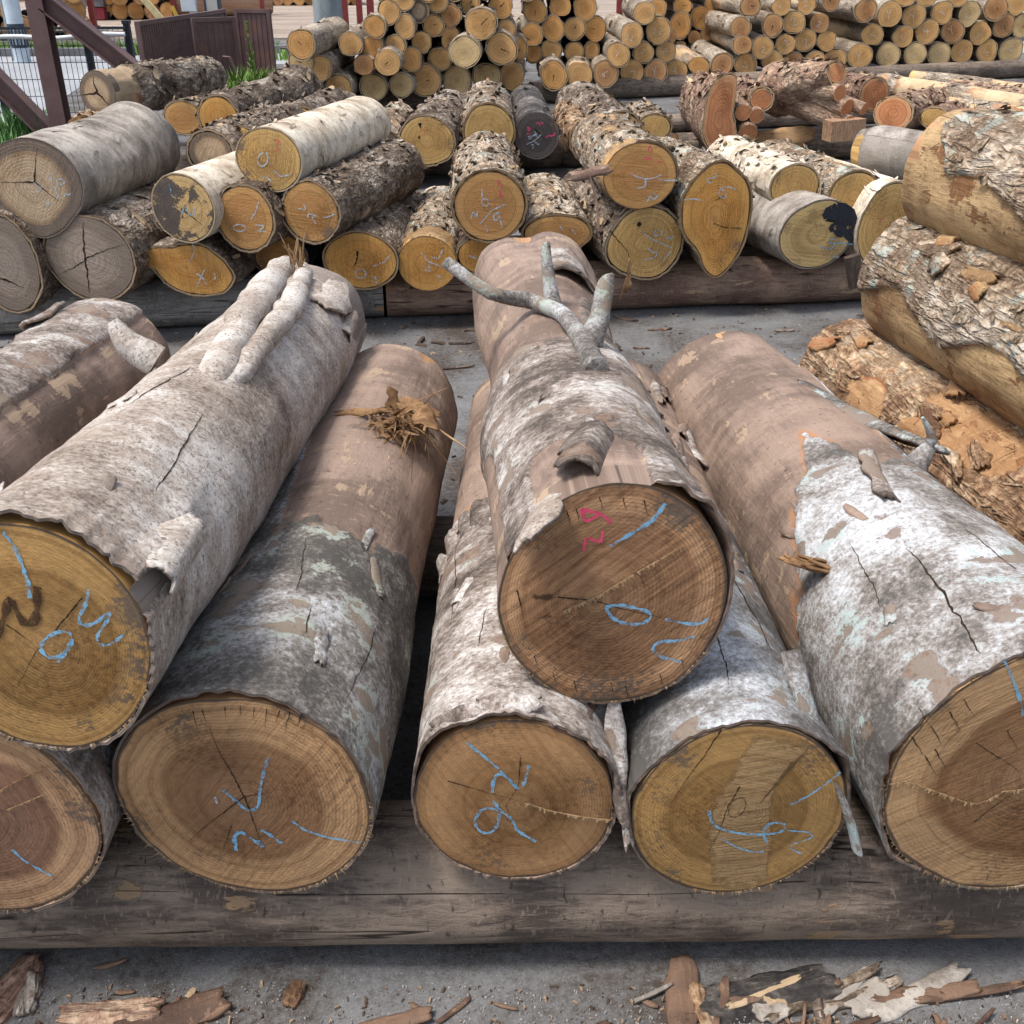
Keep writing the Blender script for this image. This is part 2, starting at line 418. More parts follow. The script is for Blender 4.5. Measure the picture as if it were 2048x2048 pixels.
# ------------------------------------------------------------------ materials
def rp(*c): return list(zip((.22, .42, .60, .80), c))
BK = {
 'beech_blue': bark_mat('bark_beech_blue', rp((.095, .088, .082), (.225, .20, .182), (.41, .405, .405), (.62, .645, .69)), worn=.8, fz=1.15, fsc=85, kx=.30, ky=.07, kz=.17, kf=.56, moss=.32, lichen=(.40, .50, .49), speck=.45, shift=-.09),
 'beech_slate': bark_mat('bark_beech_slate', rp((.095, .088, .082), (.20, .19, .185), (.36, .37, .385), (.62, .645, .69)), worn=.8, fz=1.15, fsc=85, kx=.30, ky=.07, kz=.17, kf=.56, moss=.12, lichen=(.40, .50, .49), speck=.45, shift=-.10),
 'beech_green': bark_mat('bark_beech_green', rp((.085, .08, .073), (.195, .175, .158), (.36, .355, .35), (.58, .605, .64)), worn=.7, fz=1.15, fsc=85, kx=.28, ky=.07, kz=.17, kf=.58, moss=.42, lichen=(.36, .40, .35), speck=.5, shift=-.08),
 'beech_tan': bark_mat('bark_beech_tan', rp((.115, .09, .072), (.28, .225, .185), (.43, .37, .32), (.64, .60, .56)), worn=.35, worn_col=(.30, .22, .165), fz=1.4, fsc=80, kx=.20, ky=.09, kz=.12, kf=.54, speck=.7, bare=(.20, .16, .135), bare2=(.29, .24, .205), scrapes=.25, shift=.09),
 'beech_mix': bark_mat('bark_beech_mix', rp((.08, .064, .054), (.21, .17, .145), (.395, .35, .32), (.65, .63, .615)), worn=.8, worn_col=(.22, .145, .105), fz=1.5, fsc=75, kx=.24, ky=.12, kz=.15, kf=.56, moss=.05, speck=.5, scrapes=.55, shift=-.02),
 'rough': bark_mat('bark_rough', fz=1.0, ramp=rp((.075, .05, .036), (.19, .138, .10), (.33, .265, .205), (.52, .465, .40)), ky=.1, kf=.6, fissure=.6, speck=.5, bare=(.36, .26, .16), bare2=(.48, .36, .23), fs=1.2, bumpk=.95, fresh=(.34, .15, .07)),
 'rough_brown': bark_mat('bark_rough_brown', fz=1.0, ramp=rp((.115, .06, .034), (.29, .17, .095), (.47, .325, .20), (.64, .53, .40)), ky=.1, kf=.6, fissure=.5, speck=.5, grain=1.2, bv=1.2, bare=(.32, .175, .08), bare2=(.50, .315, .165), scrape=(.27, .11, .05), scrapes=.75, fs=1.1, bumpk=.95, fresh=(.31, .12, .05)),
 'rough_lichen': bark_mat('bark_rough_lichen', fz=1.0, ramp=rp((.10, .064, .040), (.26, .18, .118), (.44, .345, .25), (.63, .55, .455)), ky=.1, kf=.65, fissure=.55, moss=.1, speck=.55, bare=(.24, .145, .07), bare2=(.47, .32, .165), scrape=(.20, .09, .038), scrapes=.9, grain=1.2, bv=1.2, fs=1.1, bumpk=.95, fresh=(.32, .15, .06), shift=.05),
 'birch': bark_mat('bark_birch', rp((.14, .105, .08), (.40, .325, .24), (.57, .49, .385), (.72, .65, .54)), kf=.4, speck=.3, lent=.75, bare=(.45, .33, .20), bare2=(.56, .43, .28), shift=.12),
 'weathered': bark_mat('bark_weathered', rp((.12, .10, .085), (.23, .20, .172), (.33, .295, .26), (.46, .42, .375)), kf=.4, speck=.3, bare=(.22, .195, .17), bare2=(.33, .295, .26), scrape=(.47, .43, .375), scrapes=.35, fresh=(.2, .15, .11), shift=.03),
 'cherry': bark_mat('bark_cherry', fz=1.0, ramp=rp((.115, .06, .042), (.27, .16, .115), (.42, .285, .20), (.60, .46, .33)), ky=.1, kf=.6, fissure=.5, speck=.5, bare=(.46, .31, .17), bare2=(.60, .43, .25), fs=1.2, bumpk=.95, shift=.05),
 'stack': bark_mat('bark_stack', fz=1.0, ramp=rp((.11, .08, .058), (.27, .21, .155), (.43, .355, .275), (.62, .55, .45)), ky=.1, kf=.6, fissure=.55, speck=0, bare=(.48, .35, .21), bare2=(.60, .46, .29), fs=1.3, bumpk=.85, shift=.05),
 'stackred': bark_mat('bark_far_red', rp((.13, .065, .038), (.28, .15, .085), (.40, .25, .155), (.52, .37, .24)), kf=.4, speck=0, bare=(.42, .24, .12), bare2=(.52, .32, .17)),
 'black': bark_mat('bark_black', fz=1.0, ramp=rp((.028, .026, .026), (.062, .054, .052), (.12, .105, .095), (.28, .25, .22)), kf=.55, fissure=.6, speck=.4, bare=(.09, .075, .07), bare2=(.14, .12, .11)),
 'shred': bark_mat('shred_bark', rp((.03, .02, .016), (.08, .055, .042), (.15, .11, .085), (.26, .20, .16)), bare=(.075, .044, .032), bare2=(.19, .118, .08), scrape=(.29, .18, .11), scrapes=.5, grain=1.2, fresh=(.2, .09, .05)),
 'sleeper': bark_mat('sleeper_wood', rp((.05, .04, .035), (.1, .085, .075), (.17, .145, .13), (.27, .24, .22)), bare=(.088, .066, .054), bare2=(.265, .205, .158), scrape=(.35, .23, .13), scrapes=.8, fresh=(.28, .17, .09), bcrack=.95, grain=1.3, speck=0, bv=1.5),
 'sleeper_grey': bark_mat('sleeper_grey_wood', rp((.05, .04, .035), (.1, .085, .075), (.17, .145, .13), (.27, .24, .22)), bare=(.15, .14, .132), bare2=(.31, .295, .28), scrape=(.43, .40, .36), scrapes=.5, fresh=(.2, .17, .14), bcrack=.95, grain=1.3, speck=0, bv=1.5),
 'sleeper_red': bark_mat('sleeper_red_wood', rp((.05, .04, .035), (.1, .085, .075), (.17, .145, .13), (.27, .24, .22)), bare=(.165, .10, .077), bare2=(.34, .235, .175), scrape=(.45, .32, .21), scrapes=.8, fresh=(.34, .18, .1), bcrack=.95, grain=1.3, speck=0, bv=1.5),
}
EN = {
 'tan': end_mat('end_tan', heart=(0.257, 0.137, 0.067), sap=(0.480, 0.289, 0.147), pith=(0.308, 0.175, 0.094), hr=.66, seed=1, stain=.4),
 'gold': end_mat('end_gold', heart=(0.297, 0.168, 0.057), sap=(0.441, 0.259, 0.095), pith=(0.330, 0.193, 0.075), hr=.70, seed=2, stain=.7, saw=.35),
 'mud': end_mat('end_brown', heart=(0.276, 0.148, 0.077), sap=(0.452, 0.266, 0.145), pith=(0.337, 0.192, 0.103), hr=.75, seed=3, stain=.35, saw=1.0, ring=.8),
 'amber': end_mat('end_amber', heart=(0.297, 0.158, 0.064), sap=(0.410, 0.233, 0.109), pith=(0.325, 0.189, 0.087), hr=.72, hw=.25, seed=4, stain=.4),
 'olive': end_mat('end_olive', heart=(0.244, 0.130, 0.060), sap=(0.442, 0.275, 0.140), pith=(0.314, 0.184, 0.099), hr=.72, hw=.12, seed=5, stain=.25, saw=.6),
 'red': end_mat('end_reddish', heart=(0.246, 0.134, 0.086), sap=(0.480, 0.293, 0.164), pith=(0.263, 0.149, 0.097), hr=.70, hw=.1, seed=6, stain=.5),
 'planed': end_mat('end_planed', heart=(.37, .24, .115), sap=(.43, .285, .14), pith=(.39, .255, .125), hr=.8, seed=7, stain=0.0, ring=.7, saw=.8),
 'orange': end_mat('end_orange', heart=(0.500, 0.245, 0.062), sap=(0.560, 0.305, 0.090), pith=(0.520, 0.275, 0.085), hr=.74, hw=.3, seed=8, stain=.15, ringn=20, fine=False),
 'brown': end_mat('end_warm_brown', heart=(0.400, 0.200, 0.070), sap=(0.480, 0.270, 0.100), pith=(0.420, 0.225, 0.085), hr=.74, hw=.3, seed=9, stain=.25, ringn=20, fine=False),
 'straw': end_mat('end_straw', heart=(0.487, 0.297, 0.106), sap=(0.584, 0.382, 0.148), pith=(0.508, 0.318, 0.122), hr=.7, hw=.3, seed=10, stain=.15, ringn=20, fine=False),
 'grey': end_mat('end_grey', heart=(0.290, 0.233, 0.189), sap=(0.200, 0.157, 0.126), pith=(0.340, 0.275, 0.228), hr=.78, hw=.06, seed=11, stain=.3, grey=.35, ringn=18, fine=False),
 'greytan': end_mat('end_grey_tan', heart=(0.450, 0.337, 0.223), sap=(.15, .118, .098), pith=(0.480, 0.361, 0.242), hr=.76, hw=.04, seed=12, stain=.1, ringn=16, fine=False),
 'dark': end_mat('end_black', heart=(.06, .05, .05), sap=(.085, .07, .065), pith=(.07, .06, .055), hr=.8, seed=13, stain=.4, ringn=14, fine=False),
 'blue': end_mat('end_blue_stain', heart=(0.500, 0.337, 0.150), sap=(0.560, 0.389, 0.184), pith=(0.500, 0.337, 0.150), hr=.75, hw=.3, seed=14, stain=.2, blue=.85, ringn=16, fine=False),
 'blue2': end_mat('end_half_blue', heart=(0.540, 0.370, 0.155), sap=(0.590, 0.418, 0.184), pith=(0.540, 0.370, 0.155), hr=.75, hw=.3, seed=14.6, stain=.1, blue=.2, ringn=16, fine=False),
 'cherry': end_mat('end_cherry', heart=(0.560, 0.237, 0.107), sap=(0.620, 0.314, 0.155), pith=(0.570, 0.257, 0.116), hr=.86, hw=.1, seed=15, stain=.1, rim=(0.600, 0.418, 0.242), ringn=12, fine=False),
 'far1': end_mat('end_far_straw', heart=(0.600, 0.340, 0.131), sap=(0.717, 0.428, 0.178), pith=(0.578, 0.324, 0.131), hr=.62, hw=.3, seed=16, stain=.1, ringn=12, fine=False),
 'far2': end_mat('end_far_orange', heart=(0.600, 0.312, 0.104), sap=(0.705, 0.386, 0.142), pith=(0.578, 0.301, 0.110), hr=.6, hw=.35, seed=17, stain=.15, ringn=12, fine=False),
 'far3': end_mat('end_far_pale', heart=(0.649, 0.456, 0.223), sap=(0.724, 0.530, 0.270), pith=(0.497, 0.339, 0.170), hr=.55, hw=.3, seed=18, stain=.05, ringn=12, fine=False),
 'far4': end_mat('end_far_brown', heart=(0.456, 0.234, 0.103), sap=(0.575, 0.320, 0.146), pith=(0.432, 0.217, 0.098), hr=.65, hw=.3, seed=19, stain=.3, ringn=12, fine=False),
}
_m = EN['planed']; _t = _m.node_tree                              # the planed strip thins out towards its borders
_f = _t.nodes.new('ShaderNodeAttribute'); _f.attribute_name = 'fade'; _q = _t.nodes.new('ShaderNodeTexNoise'); _q.inputs['Scale'].default_value = 60
_e = _t.nodes.new('ShaderNodeAttribute'); _e.attribute_name = 'ep'; _t.links.new(_e.outputs['Vector'], _q.inputs['Vector'])
_s = _t.nodes.new('ShaderNodeMath'); _s.operation = 'MULTIPLY_ADD'; _t.links.new(_q.outputs[0], _s.inputs[0]); _s.inputs[1].default_value = .35; _t.links.new(_f.outputs['Fac'], _s.inputs[2])
_r = _t.nodes.new('ShaderNodeMapRange'); _t.links.new(_s.outputs[0], _r.inputs[0]); _r.inputs[1].default_value = .14; _r.inputs[2].default_value = .30
_x = _t.nodes.new('ShaderNodeMixShader'); _tr = _t.nodes.new('ShaderNodeBsdfTransparent'); _t.links.new(_r.outputs[0], _x.inputs[0]); _t.links.new(_tr.outputs[0], _x.inputs[1])
_t.links.new(_t.nodes['Principled BSDF'].outputs[0], _x.inputs[2]); _t.links.new(_x.outputs[0], _t.nodes['Material Output'].inputs[0])
CH_BLUE = chalk_mat('chalk_blue', (.20, .44, .64), .62)
CH_PALE = chalk_mat('chalk_pale_blue', (.42, .51, .58), .7)
CH_WHITE = chalk_mat('chalk_white', (.74, .70, .60), .9)
CH_PINK = chalk_mat('chalk_pink', (.72, .07, .17), .85)
CH_RED = chalk_mat('chalk_red', (.62, .17, .12), .55)
INK = chalk_mat('crayon_dark_brown', (.055, .03, .018), .95)
INK_THIN = chalk_mat('pencil_brown', (.09, .05, .03), .6)
CRACK = plain_mat('crack_dark', (.022, .014, .009), (.035, .022, .013), 40, .95)
FIBRE = plain_mat('torn_fibre', (.13, .068, .032), (.33, .20, .10), 30, .85)
SPLINT = plain_mat('pale_splinter', (.30, .19, .095), (.44, .30, .165), 40, .85)

# ------------------------------------------------------------------ logs
def _outline(pts):
    if pts is None: return lambda th: np.ones_like(th)
    a = np.array([p[0] for p in pts], float); m = np.array([p[1] for p in pts], float)
    o = np.argsort(a); a, m = a[o], m[o]
    g = np.arange(0, 360, 2.0)
    v = np.interp(g, np.concatenate([a - 360, a, a + 360]), np.tile(m, 3))
    k = np.array([1, 2, 3, 4, 3, 2, 1.0]); k /= k.sum()
    v = np.convolve(np.concatenate([v[-3:], v, v[:3]]), k, 'valid')
    return lambda th: np.interp(np.degrees(th) % 360, np.append(g, 360), np.append(v, v[0]))

class Log:
    def __init__(s, name, label, cat, group, P0, P1, r0, r1, rv0=None, rv1=None, ol0=None, ol1=None, na=48, nl=40, bark='rough', end='orange',
                 tb=.006, sf=None, rough=0.0, rdir=.3, lumps=(), gap=None, pith=(0, 0), bow=0.0, seed=1, flakes=0, flk=(.05, .02, .009), nr=12,
                 wob=.03, backend=None, flare=0.0, flakes_on=None, streak='circ'):
        s.P0 = np.asarray(P0, float); s.P1 = np.asarray(P1, float); s.seed = seed
        s.L = np.linalg.norm(s.P1 - s.P0); s.a, s.e1, s.e2 = frame_of(s.P1 - s.P0)
        rv0 = rv0 or r0; rv1 = rv1 or r1
        s.r = (r0, r1); s.rv = (rv0, rv1); s.o0 = _outline(ol0); s.o1 = _outline(ol1); s.wob = wob; s.lumps = lumps; s.bow = bow
        s.sf = sf; s.tb = tb; s.rough = rough; s.rdir = rdir; s.flare = flare
        s.off = np.array(((seed * 7.31) % 13, (seed * 3.77) % 11, (seed * 5.13) % 17))
        base = (s.P0 + s.P1) / 2; base = base - np.array((0, 0, (rv0 + rv1) / 2 + .003))
        s.base = base
        s.root = empty(name, base, label, cat, group)
        th = np.arange(na) / na * 2 * PI
        t = np.linspace(0, 1, nl)
        TH, T = np.meshgrid(th, t)          # rows along the log
        ext, S = s.extra(TH, T)
        # bark that has come loose at the cut: gap g and overhang e
        if gap is not None: g, e = gap(th)
        else: g, e = np.zeros(na), np.zeros(na)
        onrim = (S[0] > 0)
        g = g * onrim; e = e * onrim
        dec = np.exp(-np.maximum(T, 0) * s.L / .10)
        ext = ext + dec * g[None, :] * (S > 0)
        V = s.pos(TH, T, ext)
        V[0] = V[0] - s.a * e[:, None]
        mb = MB(); lp = s.lp(TH, T)
        mb.add(V, grid_q(nl, na)[:, ::-1], lp=lp.reshape(-1, 3), s=S.ravel(), nz=nzf(lp, seed, streak).reshape(-1, 3))
        bt = s.tb * np.clip(S[0] * 6, 0, 1)
        rim_o = V[0]
        rim_i = s.pos(th, 0 * th, np.maximum(ext[0] - np.maximum(bt, .0005), .0006)) - s.a * e[:, None]
        deep = s.pos(th, 0 * th + min(.06 / s.L, .5), .0004 + 0 * th)
        sneg = np.full(na, -1.0)
        rl = s.lp(th, 0 * th)
        mb.add(np.concatenate([rim_i, rim_o]), grid_q(2, na)[:, ::-1], lp=np.concatenate([rl, rl * .96]), s=np.concatenate([sneg * 1.0, sneg * 0 + .2]))
        if gap is not None:
            mb.add(np.concatenate([deep, rim_i]), grid_q(2, na)[:, ::-1], lp=np.concatenate([rl, rl]), s=np.concatenate([sneg, sneg]))
        s.trunk = mb.build('trunk', BK[bark], s.root, base)
        for front in (True, False):
            s._disc(front, th, na, nr if front else 4, pith if front else (0, 0), EN[end if front else (backend or end)], base)
        if flakes: s.add_flakes(flakes, flk, bark, base, seed, flakes_on)
    def rad(s, th, t):
        o = s.o0(th) * (1 - t) + s.o1(th) * t
        q = np.stack([np.cos(th) * 1.3, np.sin(th) * 1.3, t * s.L * 2.2], -1) + s.off
        return o * (1 + s.wob * (.55 + .45 * np.clip(t * 5, 0, 1)) * fbm(q, s.seed, 3) * 1.6 + s.flare * np.exp(-(1 - t) * s.L / .25))
    def pos(s, th, t, ext):
        m = s.rad(th, t)
        rh = s.r[0] * (1 - t) + s.r[1] * t; rv = s.rv[0] * (1 - t) + s.rv[1] * t
        C = s.P0 + t[..., None] * (s.P1 - s.P0) + (s.bow * np.sin(PI * t))[..., None] * s.e2
        d = np.cos(th)[..., None] * s.e1 * (rh * m)[..., None] + np.sin(th)[..., None] * s.e2 * (rv * m)[..., None]
        n = d / np.linalg.norm(d, axis=-1, keepdims=True)
        lump = 0
        for (lt, lth, st, sth, h) in s.lumps:
            dth = (th - R(lth) + PI) % (2 * PI) - PI
            lump = lump + h * np.exp(-((t - lt) * s.L / st) ** 2 - (dth / R(sth)) ** 2)
        return C + d + n * (ext + lump)[..., None]
    def lp(s, th, t):
        m = (s.r[0] + s.rv[0]) / 2
        return np.stack([np.cos(th) * m, np.sin(th) * m, t * s.L], -1) + s.off
    def extra(s, TH, T):
        q = s.lp(TH, T)
        if s.sf is None: S = np.ones_like(TH)
        else:
            S = s.sf(np.degrees(TH), T) + .55 * fbm(q * 8, s.seed + 40, 4) + .22 * fbm(q * 40, s.seed + 60, 3)
        bk = np.clip(S * 7, 0, 1)
        cur = s.tb * .7 * np.exp(-(np.clip(S, 0, 9) / .12) ** 2) * (S > 0)
        ext = bk * s.tb + cur * sstep(-.2, .4, fbm(q * 6, s.seed + 3, 2))
        if s.rough:
            d = ridged(q * np.array((24, 24, 24 * s.rdir)), s.seed + 7, 3)
            d2 = fbm(q * 70, s.seed + 8, 3)
            pl = np.floor(fbm(q * np.array((17, 17, 9)), s.seed + 11, 2) * 4) / 4
            ext = ext + bk * s.rough * (d * .8 + d2 * .5 + pl * .5) + (1 - bk) * .45 * s.rough * (fbm(q * np.array((22, 22, 7)), s.seed + 15, 3) + .5 * pl)
        else:
            ext = ext + bk * (.0022 * fbm(q * 30, s.seed + 5, 4) + .004 * fbm(q * np.array((4, 4, 9)), s.seed + 6, 3)) + (1 - bk) * .0015 * fbm(q * np.array((16, 16, 5)), s.seed + 4, 3)
        return ext, S
    def _disc(s, front, th, na, nr, pith, mat, base):
        t = 0 * th if front else 0 * th + 1
        rim = s.pos(th, t, -.0004 + 0 * th)
        c0 = s.P0 if front else s.P1
        pc = c0 + s.e1 * pith[0] * s.r[0] + s.e2 * pith[1] * s.rv[0]
        ro = np.linspace(0, 1, nr + 1)[1:] ** .9
        rows = pc + (rim[None] - pc) * ro[:, None, None]
        rel = rows - c0
        ep = np.stack([rel @ s.e1, rel @ s.e2, np.zeros(rel.shape[:2])], -1)
        dz = .0007 * fbm(ep * 45 + s.off, s.seed + 21, 3) * (1 - ro[:, None] ** 8)
        rows = rows - s.a * dz[..., None] * (1 if front else -1)
        mb = MB(); n = nr * na
        V = np.vstack([rows.reshape(-1, 3), pc]); E = np.vstack([ep.reshape(-1, 3), (ep[0].mean(0))]) + s.off * np.array((1, 1, 0))
        rho = np.append(np.repeat(ro, na), 0)
        q = grid_q(nr, na); i = np.arange(na); tr = np.stack([i, (i + 1) % na, np.full(na, n)], -1)
        if front: tr = tr[:, ::-1]; tr = tr
        if not front: q = q[:, ::-1]
        mb.add(V, q, tr, ep=E, rho=rho)
        dp = min(.07 / s.L, .4)
        sk = s.pos(th, t + (dp if front else -dp), -.0012 + 0 * th)
        mb.add(np.concatenate([rim, sk]), grid_q(2, na)[:, ::(-1 if front else 1)], ep=np.concatenate([E[:na], E[:na]]), rho=np.full(2 * na, .9))
        return mb.build('cut_end', mat, s.root, base)
    def surf(s, th, t):
        ext, S = s.extra(th, t); return s.pos(th, t, ext), S
    def add_flakes(s, n, flk, bark, base, seed, on=None):
        rs = np.random.RandomState(seed * 13 + 5)
        th = rs.uniform(-.25, PI + .25, n) if on is None else np.radians(rs.uniform(on[0], on[1], n))
        t = rs.uniform(.02, .97, n)
        P, S = s.surf(th, t)
        k = S > .02; th, t, P = th[k], t[k], P[k]; n = len(th)
        if not n: return
        nrm = np.cos(th)[:, None] * s.e1 + np.sin(th)[:, None] * s.e2
        ci = -np.sin(th)[:, None] * s.e1 + np.cos(th)[:, None] * s.e2
        an = rs.normal(0, .5, n)[:, None]
        ax = np.cos(an) * s.a + np.sin(an) * ci; ci = np.cross(nrm, ax)
        l = flk[0] * rs.uniform(.5, 1.6, n)[:, None]; w = flk[1] * rs.uniform(.5, 1.6, n)[:, None]; h = flk[2] * rs.uniform(.3, 1.6, n)[:, None]
        sgn = np.where(rs.rand(n) > .5, 1, -1)[:, None]
        vs = []
        for u, hh, ww in ((-.5, -.003, .8), (0, .25, 1), (.5, 1.0, .55)):
            for v in (-.5, .5):
                vs.append(P + ax * (u * l * sgn) + ci * (v * w * ww * rs.uniform(.7, 1.2, n)[:, None]) + nrm * (hh * h + .001))
        V = np.stack(vs, 1)
        qi = np.array([(0, 1, 3, 2), (2, 3, 5, 4)])
        Q = (np.arange(n)[:, None, None] * 6 + qi[None]).reshape(-1, 4)
        LP = np.repeat(s.lp(th, t)[:, None], 6, 1) + (V - P[:, None])
        mb = MB(); mb.add(V.reshape(-1, 3), Q, lp=LP.reshape(-1, 3), s=np.repeat(np.where(rs.rand(n) > .07, 1.0, -.5), 6))
        o = mb.build('bark_flakes', BK[bark], s.root, base, smooth=False); o['kind'] = 'stuff'
    # marks on the cut face, drawn as thin chalk strokes lying on the wood
    def mark(s, strokes, mat=None, w=.006, name='chalk_mark', lift=.0016, taper=False, jit=.5):
        if name == 'chalk_mark': w = w * .66
        if name == 'crack': w = w * .75
        mb = MB(); rs = np.random.RandomState(s.seed + len(strokes))
        for st in strokes:
            P = np.array([on_plane(x, y, s.P0, s.a) for x, y in st])
            P = P - s.a * lift
            seg = np.linalg.norm(np.diff(P, axis=0), axis=1); cum = np.concatenate([[0], np.cumsum(seg)])
            m = max(3, int(cum[-1] / max(w * 1.2, .004)) + 2); u = np.linspace(0, cum[-1], m)
            Q = np.stack([np.interp(u, cum, P[:, k]) for k in range(3)], -1)
            if len(st) > 2:
                for _ in range(2): Q[1:-1] = (Q[:-2] + 2 * Q[1:-1] + Q[2:]) / 4
            T = np.gradient(Q, axis=0); T /= np.linalg.norm(T, axis=1)[:, None] + 1e-9
            N = np.cross(T, s.a)
            ww = w * (1 + jit * rs.uniform(-1, 1, m))
            if taper: ww = ww * np.linspace(1, .15, m)
            if name == 'crack': Q = Q + N * (w * .45 * np.convolve(rs.uniform(-1.6, 1.6, m + 2), np.ones(3) / 3, 'valid'))[:, None]
            V = np.concatenate([Q - N * ww[:, None] / 2, Q + N * ww[:, None] / 2])
            i = np.arange(m - 1)
            mb.add(V, np.stack([i, i + 1, i + 1 + m, i + m], -1))
        return mb.build(name, mat or CH_BLUE, s.root, s.base, smooth=False)
    def cracks(s, strokes, w=.0035):
        if len(strokes) > 4:
            for k in range(3): s.cracks(strokes[k:k + 1], w)
            s.mark(strokes[3:], CRACK, w, 'crack', .0011, True, .5)['kind'] = 'stuff'; return
        for st in strokes: s.mark([st], CRACK, w, 'crack', .0011, True, .5)
    def ridge(s, st, n=70, ln=.012, mat=None, name='torn_ridge'):
        """a fringe of torn splinters along a saw step"""
        rs = np.random.RandomState(s.seed + 77); mb = MB()
        P = np.array([on_plane(x, y, s.P0, s.a) for x, y in st]); cum = np.concatenate([[0], np.cumsum(np.linalg.norm(np.diff(P, axis=0), axis=1))])
        for _ in range(n):
            u = rs.uniform(0, cum[-1]); q = np.array([np.interp(u, cum, P[:, k]) for k in range(3)]) - s.a * .001
            tdir = P[-1] - P[0]; tdir /= np.linalg.norm(tdir); nd = np.cross(tdir, s.a)
            d = nd * rs.uniform(.5, 1) * (-1 if nd[2] > 0 else 1) - s.a * rs.uniform(.1, .5) + tdir * rs.uniform(-.4, .4)
            l = ln * .7 * rs.rand() ** 1.5 + .001; w_ = tdir * rs.uniform(.0012, .003)
            mb.add([q - w_, q + w_, q + d * l + w_ * .4, q + d * l - w_ * .4], [(0, 1, 2, 3)])
            mb.add([q - w_ - s.a * .002, q + w_ - s.a * .002, q + d * l], None, [(0, 1, 2)])
        o = mb.build(name, mat or SPLINT, s.root, s.base, smooth=False); o['kind'] = 'stuff'; return o
    def fringe(s, n=220, ln=.008, mat=None, a0=0, a1=360):
        """fine saw whiskers around the rim"""
        rs = np.random.RandomState(s.seed + 99); mb = MB()
        th = np.radians(rs.uniform(a0, a1, n)); P = s.pos(th, 0 * th, -.001 + 0 * th)
        nr = np.cos(th)[:, None] * s.e1 + np.sin(th)[:, None] * s.e2; ci = np.cross(nr, s.a)
        l = ln * rs.uniform(.2, 1.2, n)[:, None] * (rs.rand(n)[:, None] ** 1.5 + .15)
        tip = P + nr * l - s.a * l * rs.uniform(0, .6, n)[:, None] + ci * l * rs.uniform(-.5, .5, n)[:, None]
        w = rs.uniform(.0006, .0018, n)[:, None]
        V = np.stack([P - ci * w - s.a * .0006, P + ci * w - s.a * .0006, tip], 1).reshape(-1, 3)
        mb.add(V, None, np.arange(3 * n).reshape(-1, 3))
        o = mb.build('saw_whiskers', mat or SPLINT, s.root, s.base, smooth=False); o['kind'] = 'stuff'
    def bark_crack(s, deg, t0, t1, w=.004, slant=0.0, seed=0):
        m = max(8, int((t1 - t0) * s.L / .008)); rs = np.random.RandomState(seed + 5); u = np.linspace(0, 1, m)
        jit = np.cumsum(rs.normal(0, 1, m)); jit = jit - np.linspace(jit[0], jit[-1], m); jit = jit / (np.abs(jit).max() + 1e-6)
        th = np.radians(deg + slant * u + jit * 1.6); t = t0 + (t1 - t0) * u
        P, _ = s.surf(th, t); nr = np.cos(th)[:, None] * s.e1 + np.sin(th)[:, None] * s.e2; ci = np.cross(nr, s.a)
        ww = .55 * w * (np.sin(PI * u) ** .6 + .08) * rs.uniform(.5, 1.3, m); P = P + nr * .0012
        mb = MB(); i = np.arange(m - 1); mb.add(np.concatenate([P - ci * ww[:, None] / 2, P + ci * ww[:, None] / 2]), np.stack([i, i + 1, i + 1 + m, i + m], -1))
        return mb.build('bark_crack', CRACK, s.root, s.base, smooth=False)
    def part(s, mb, name, mat, smooth=True, stuff=False):
        o = mb.build(name, mat, s.root, s.base, smooth)
        if stuff: o['kind'] = 'stuff'
        return o
    def on(s, deg, t, lift=0.0):
        th = np.array([R(deg)]); tt = np.array([t]); e, _ = s.extra(th, tt)
        return s.pos(th, tt, e + lift)[0]
    def nrm(s, deg): return math.cos(R(deg)) * s.e1 + math.sin(R(deg)) * s.e2
    def circ(s, deg): return -math.sin(R(deg)) * s.e1 + math.cos(R(deg)) * s.e2

def face(cx, top, bot, w, Y):
    pt, pb = at_y(cx, top, Y), at_y(cx, bot, Y)
    c = (pt + pb) / 2
    return c, w / 2 * m_px(c), np.linalg.norm(pt - pb) / 2
def zs(pts, z0, o): return [(o[0] + x * z0, o[1] + y * z0) for x, y in pts]
def ell(cx, cy, rx, ry, rot=0, n=16, a0=0, a1=360):
    out = []
    for k in range(n + 1):
        a = R(a0 + (a1 - a0) * k / n); x, y = rx * math.cos(a), ry * math.sin(a)
        out.append((cx + x * math.cos(R(rot)) - y * math.sin(R(rot)), cy + x * math.sin(R(rot)) + y * math.cos(R(rot))))
    return out
def gapf(items, base=.0008, e0=.002, seed=0):
    def f(th):
        d = np.degrees(th); g = np.full(len(th), base); 
        for (a, w, h) in items:
            dd = (d - a + 180) % 360 - 180; g = g + h * np.exp(-(dd / w) ** 2)
        q = np.stack([np.cos(th) * 4 + seed, np.sin(th) * 4, 0 * th], -1)
        e = e0 * (1 + 2.6 * fbm(q * 5, 5 + int(seed), 4)) + .25 * g - .003
        return g * (1 + .7 * fbm(q * 2.5, 9, 3)), np.maximum(e, -.004)
    return f
def ang(d, a): return np.abs((d - a + 180) % 360 - 180)

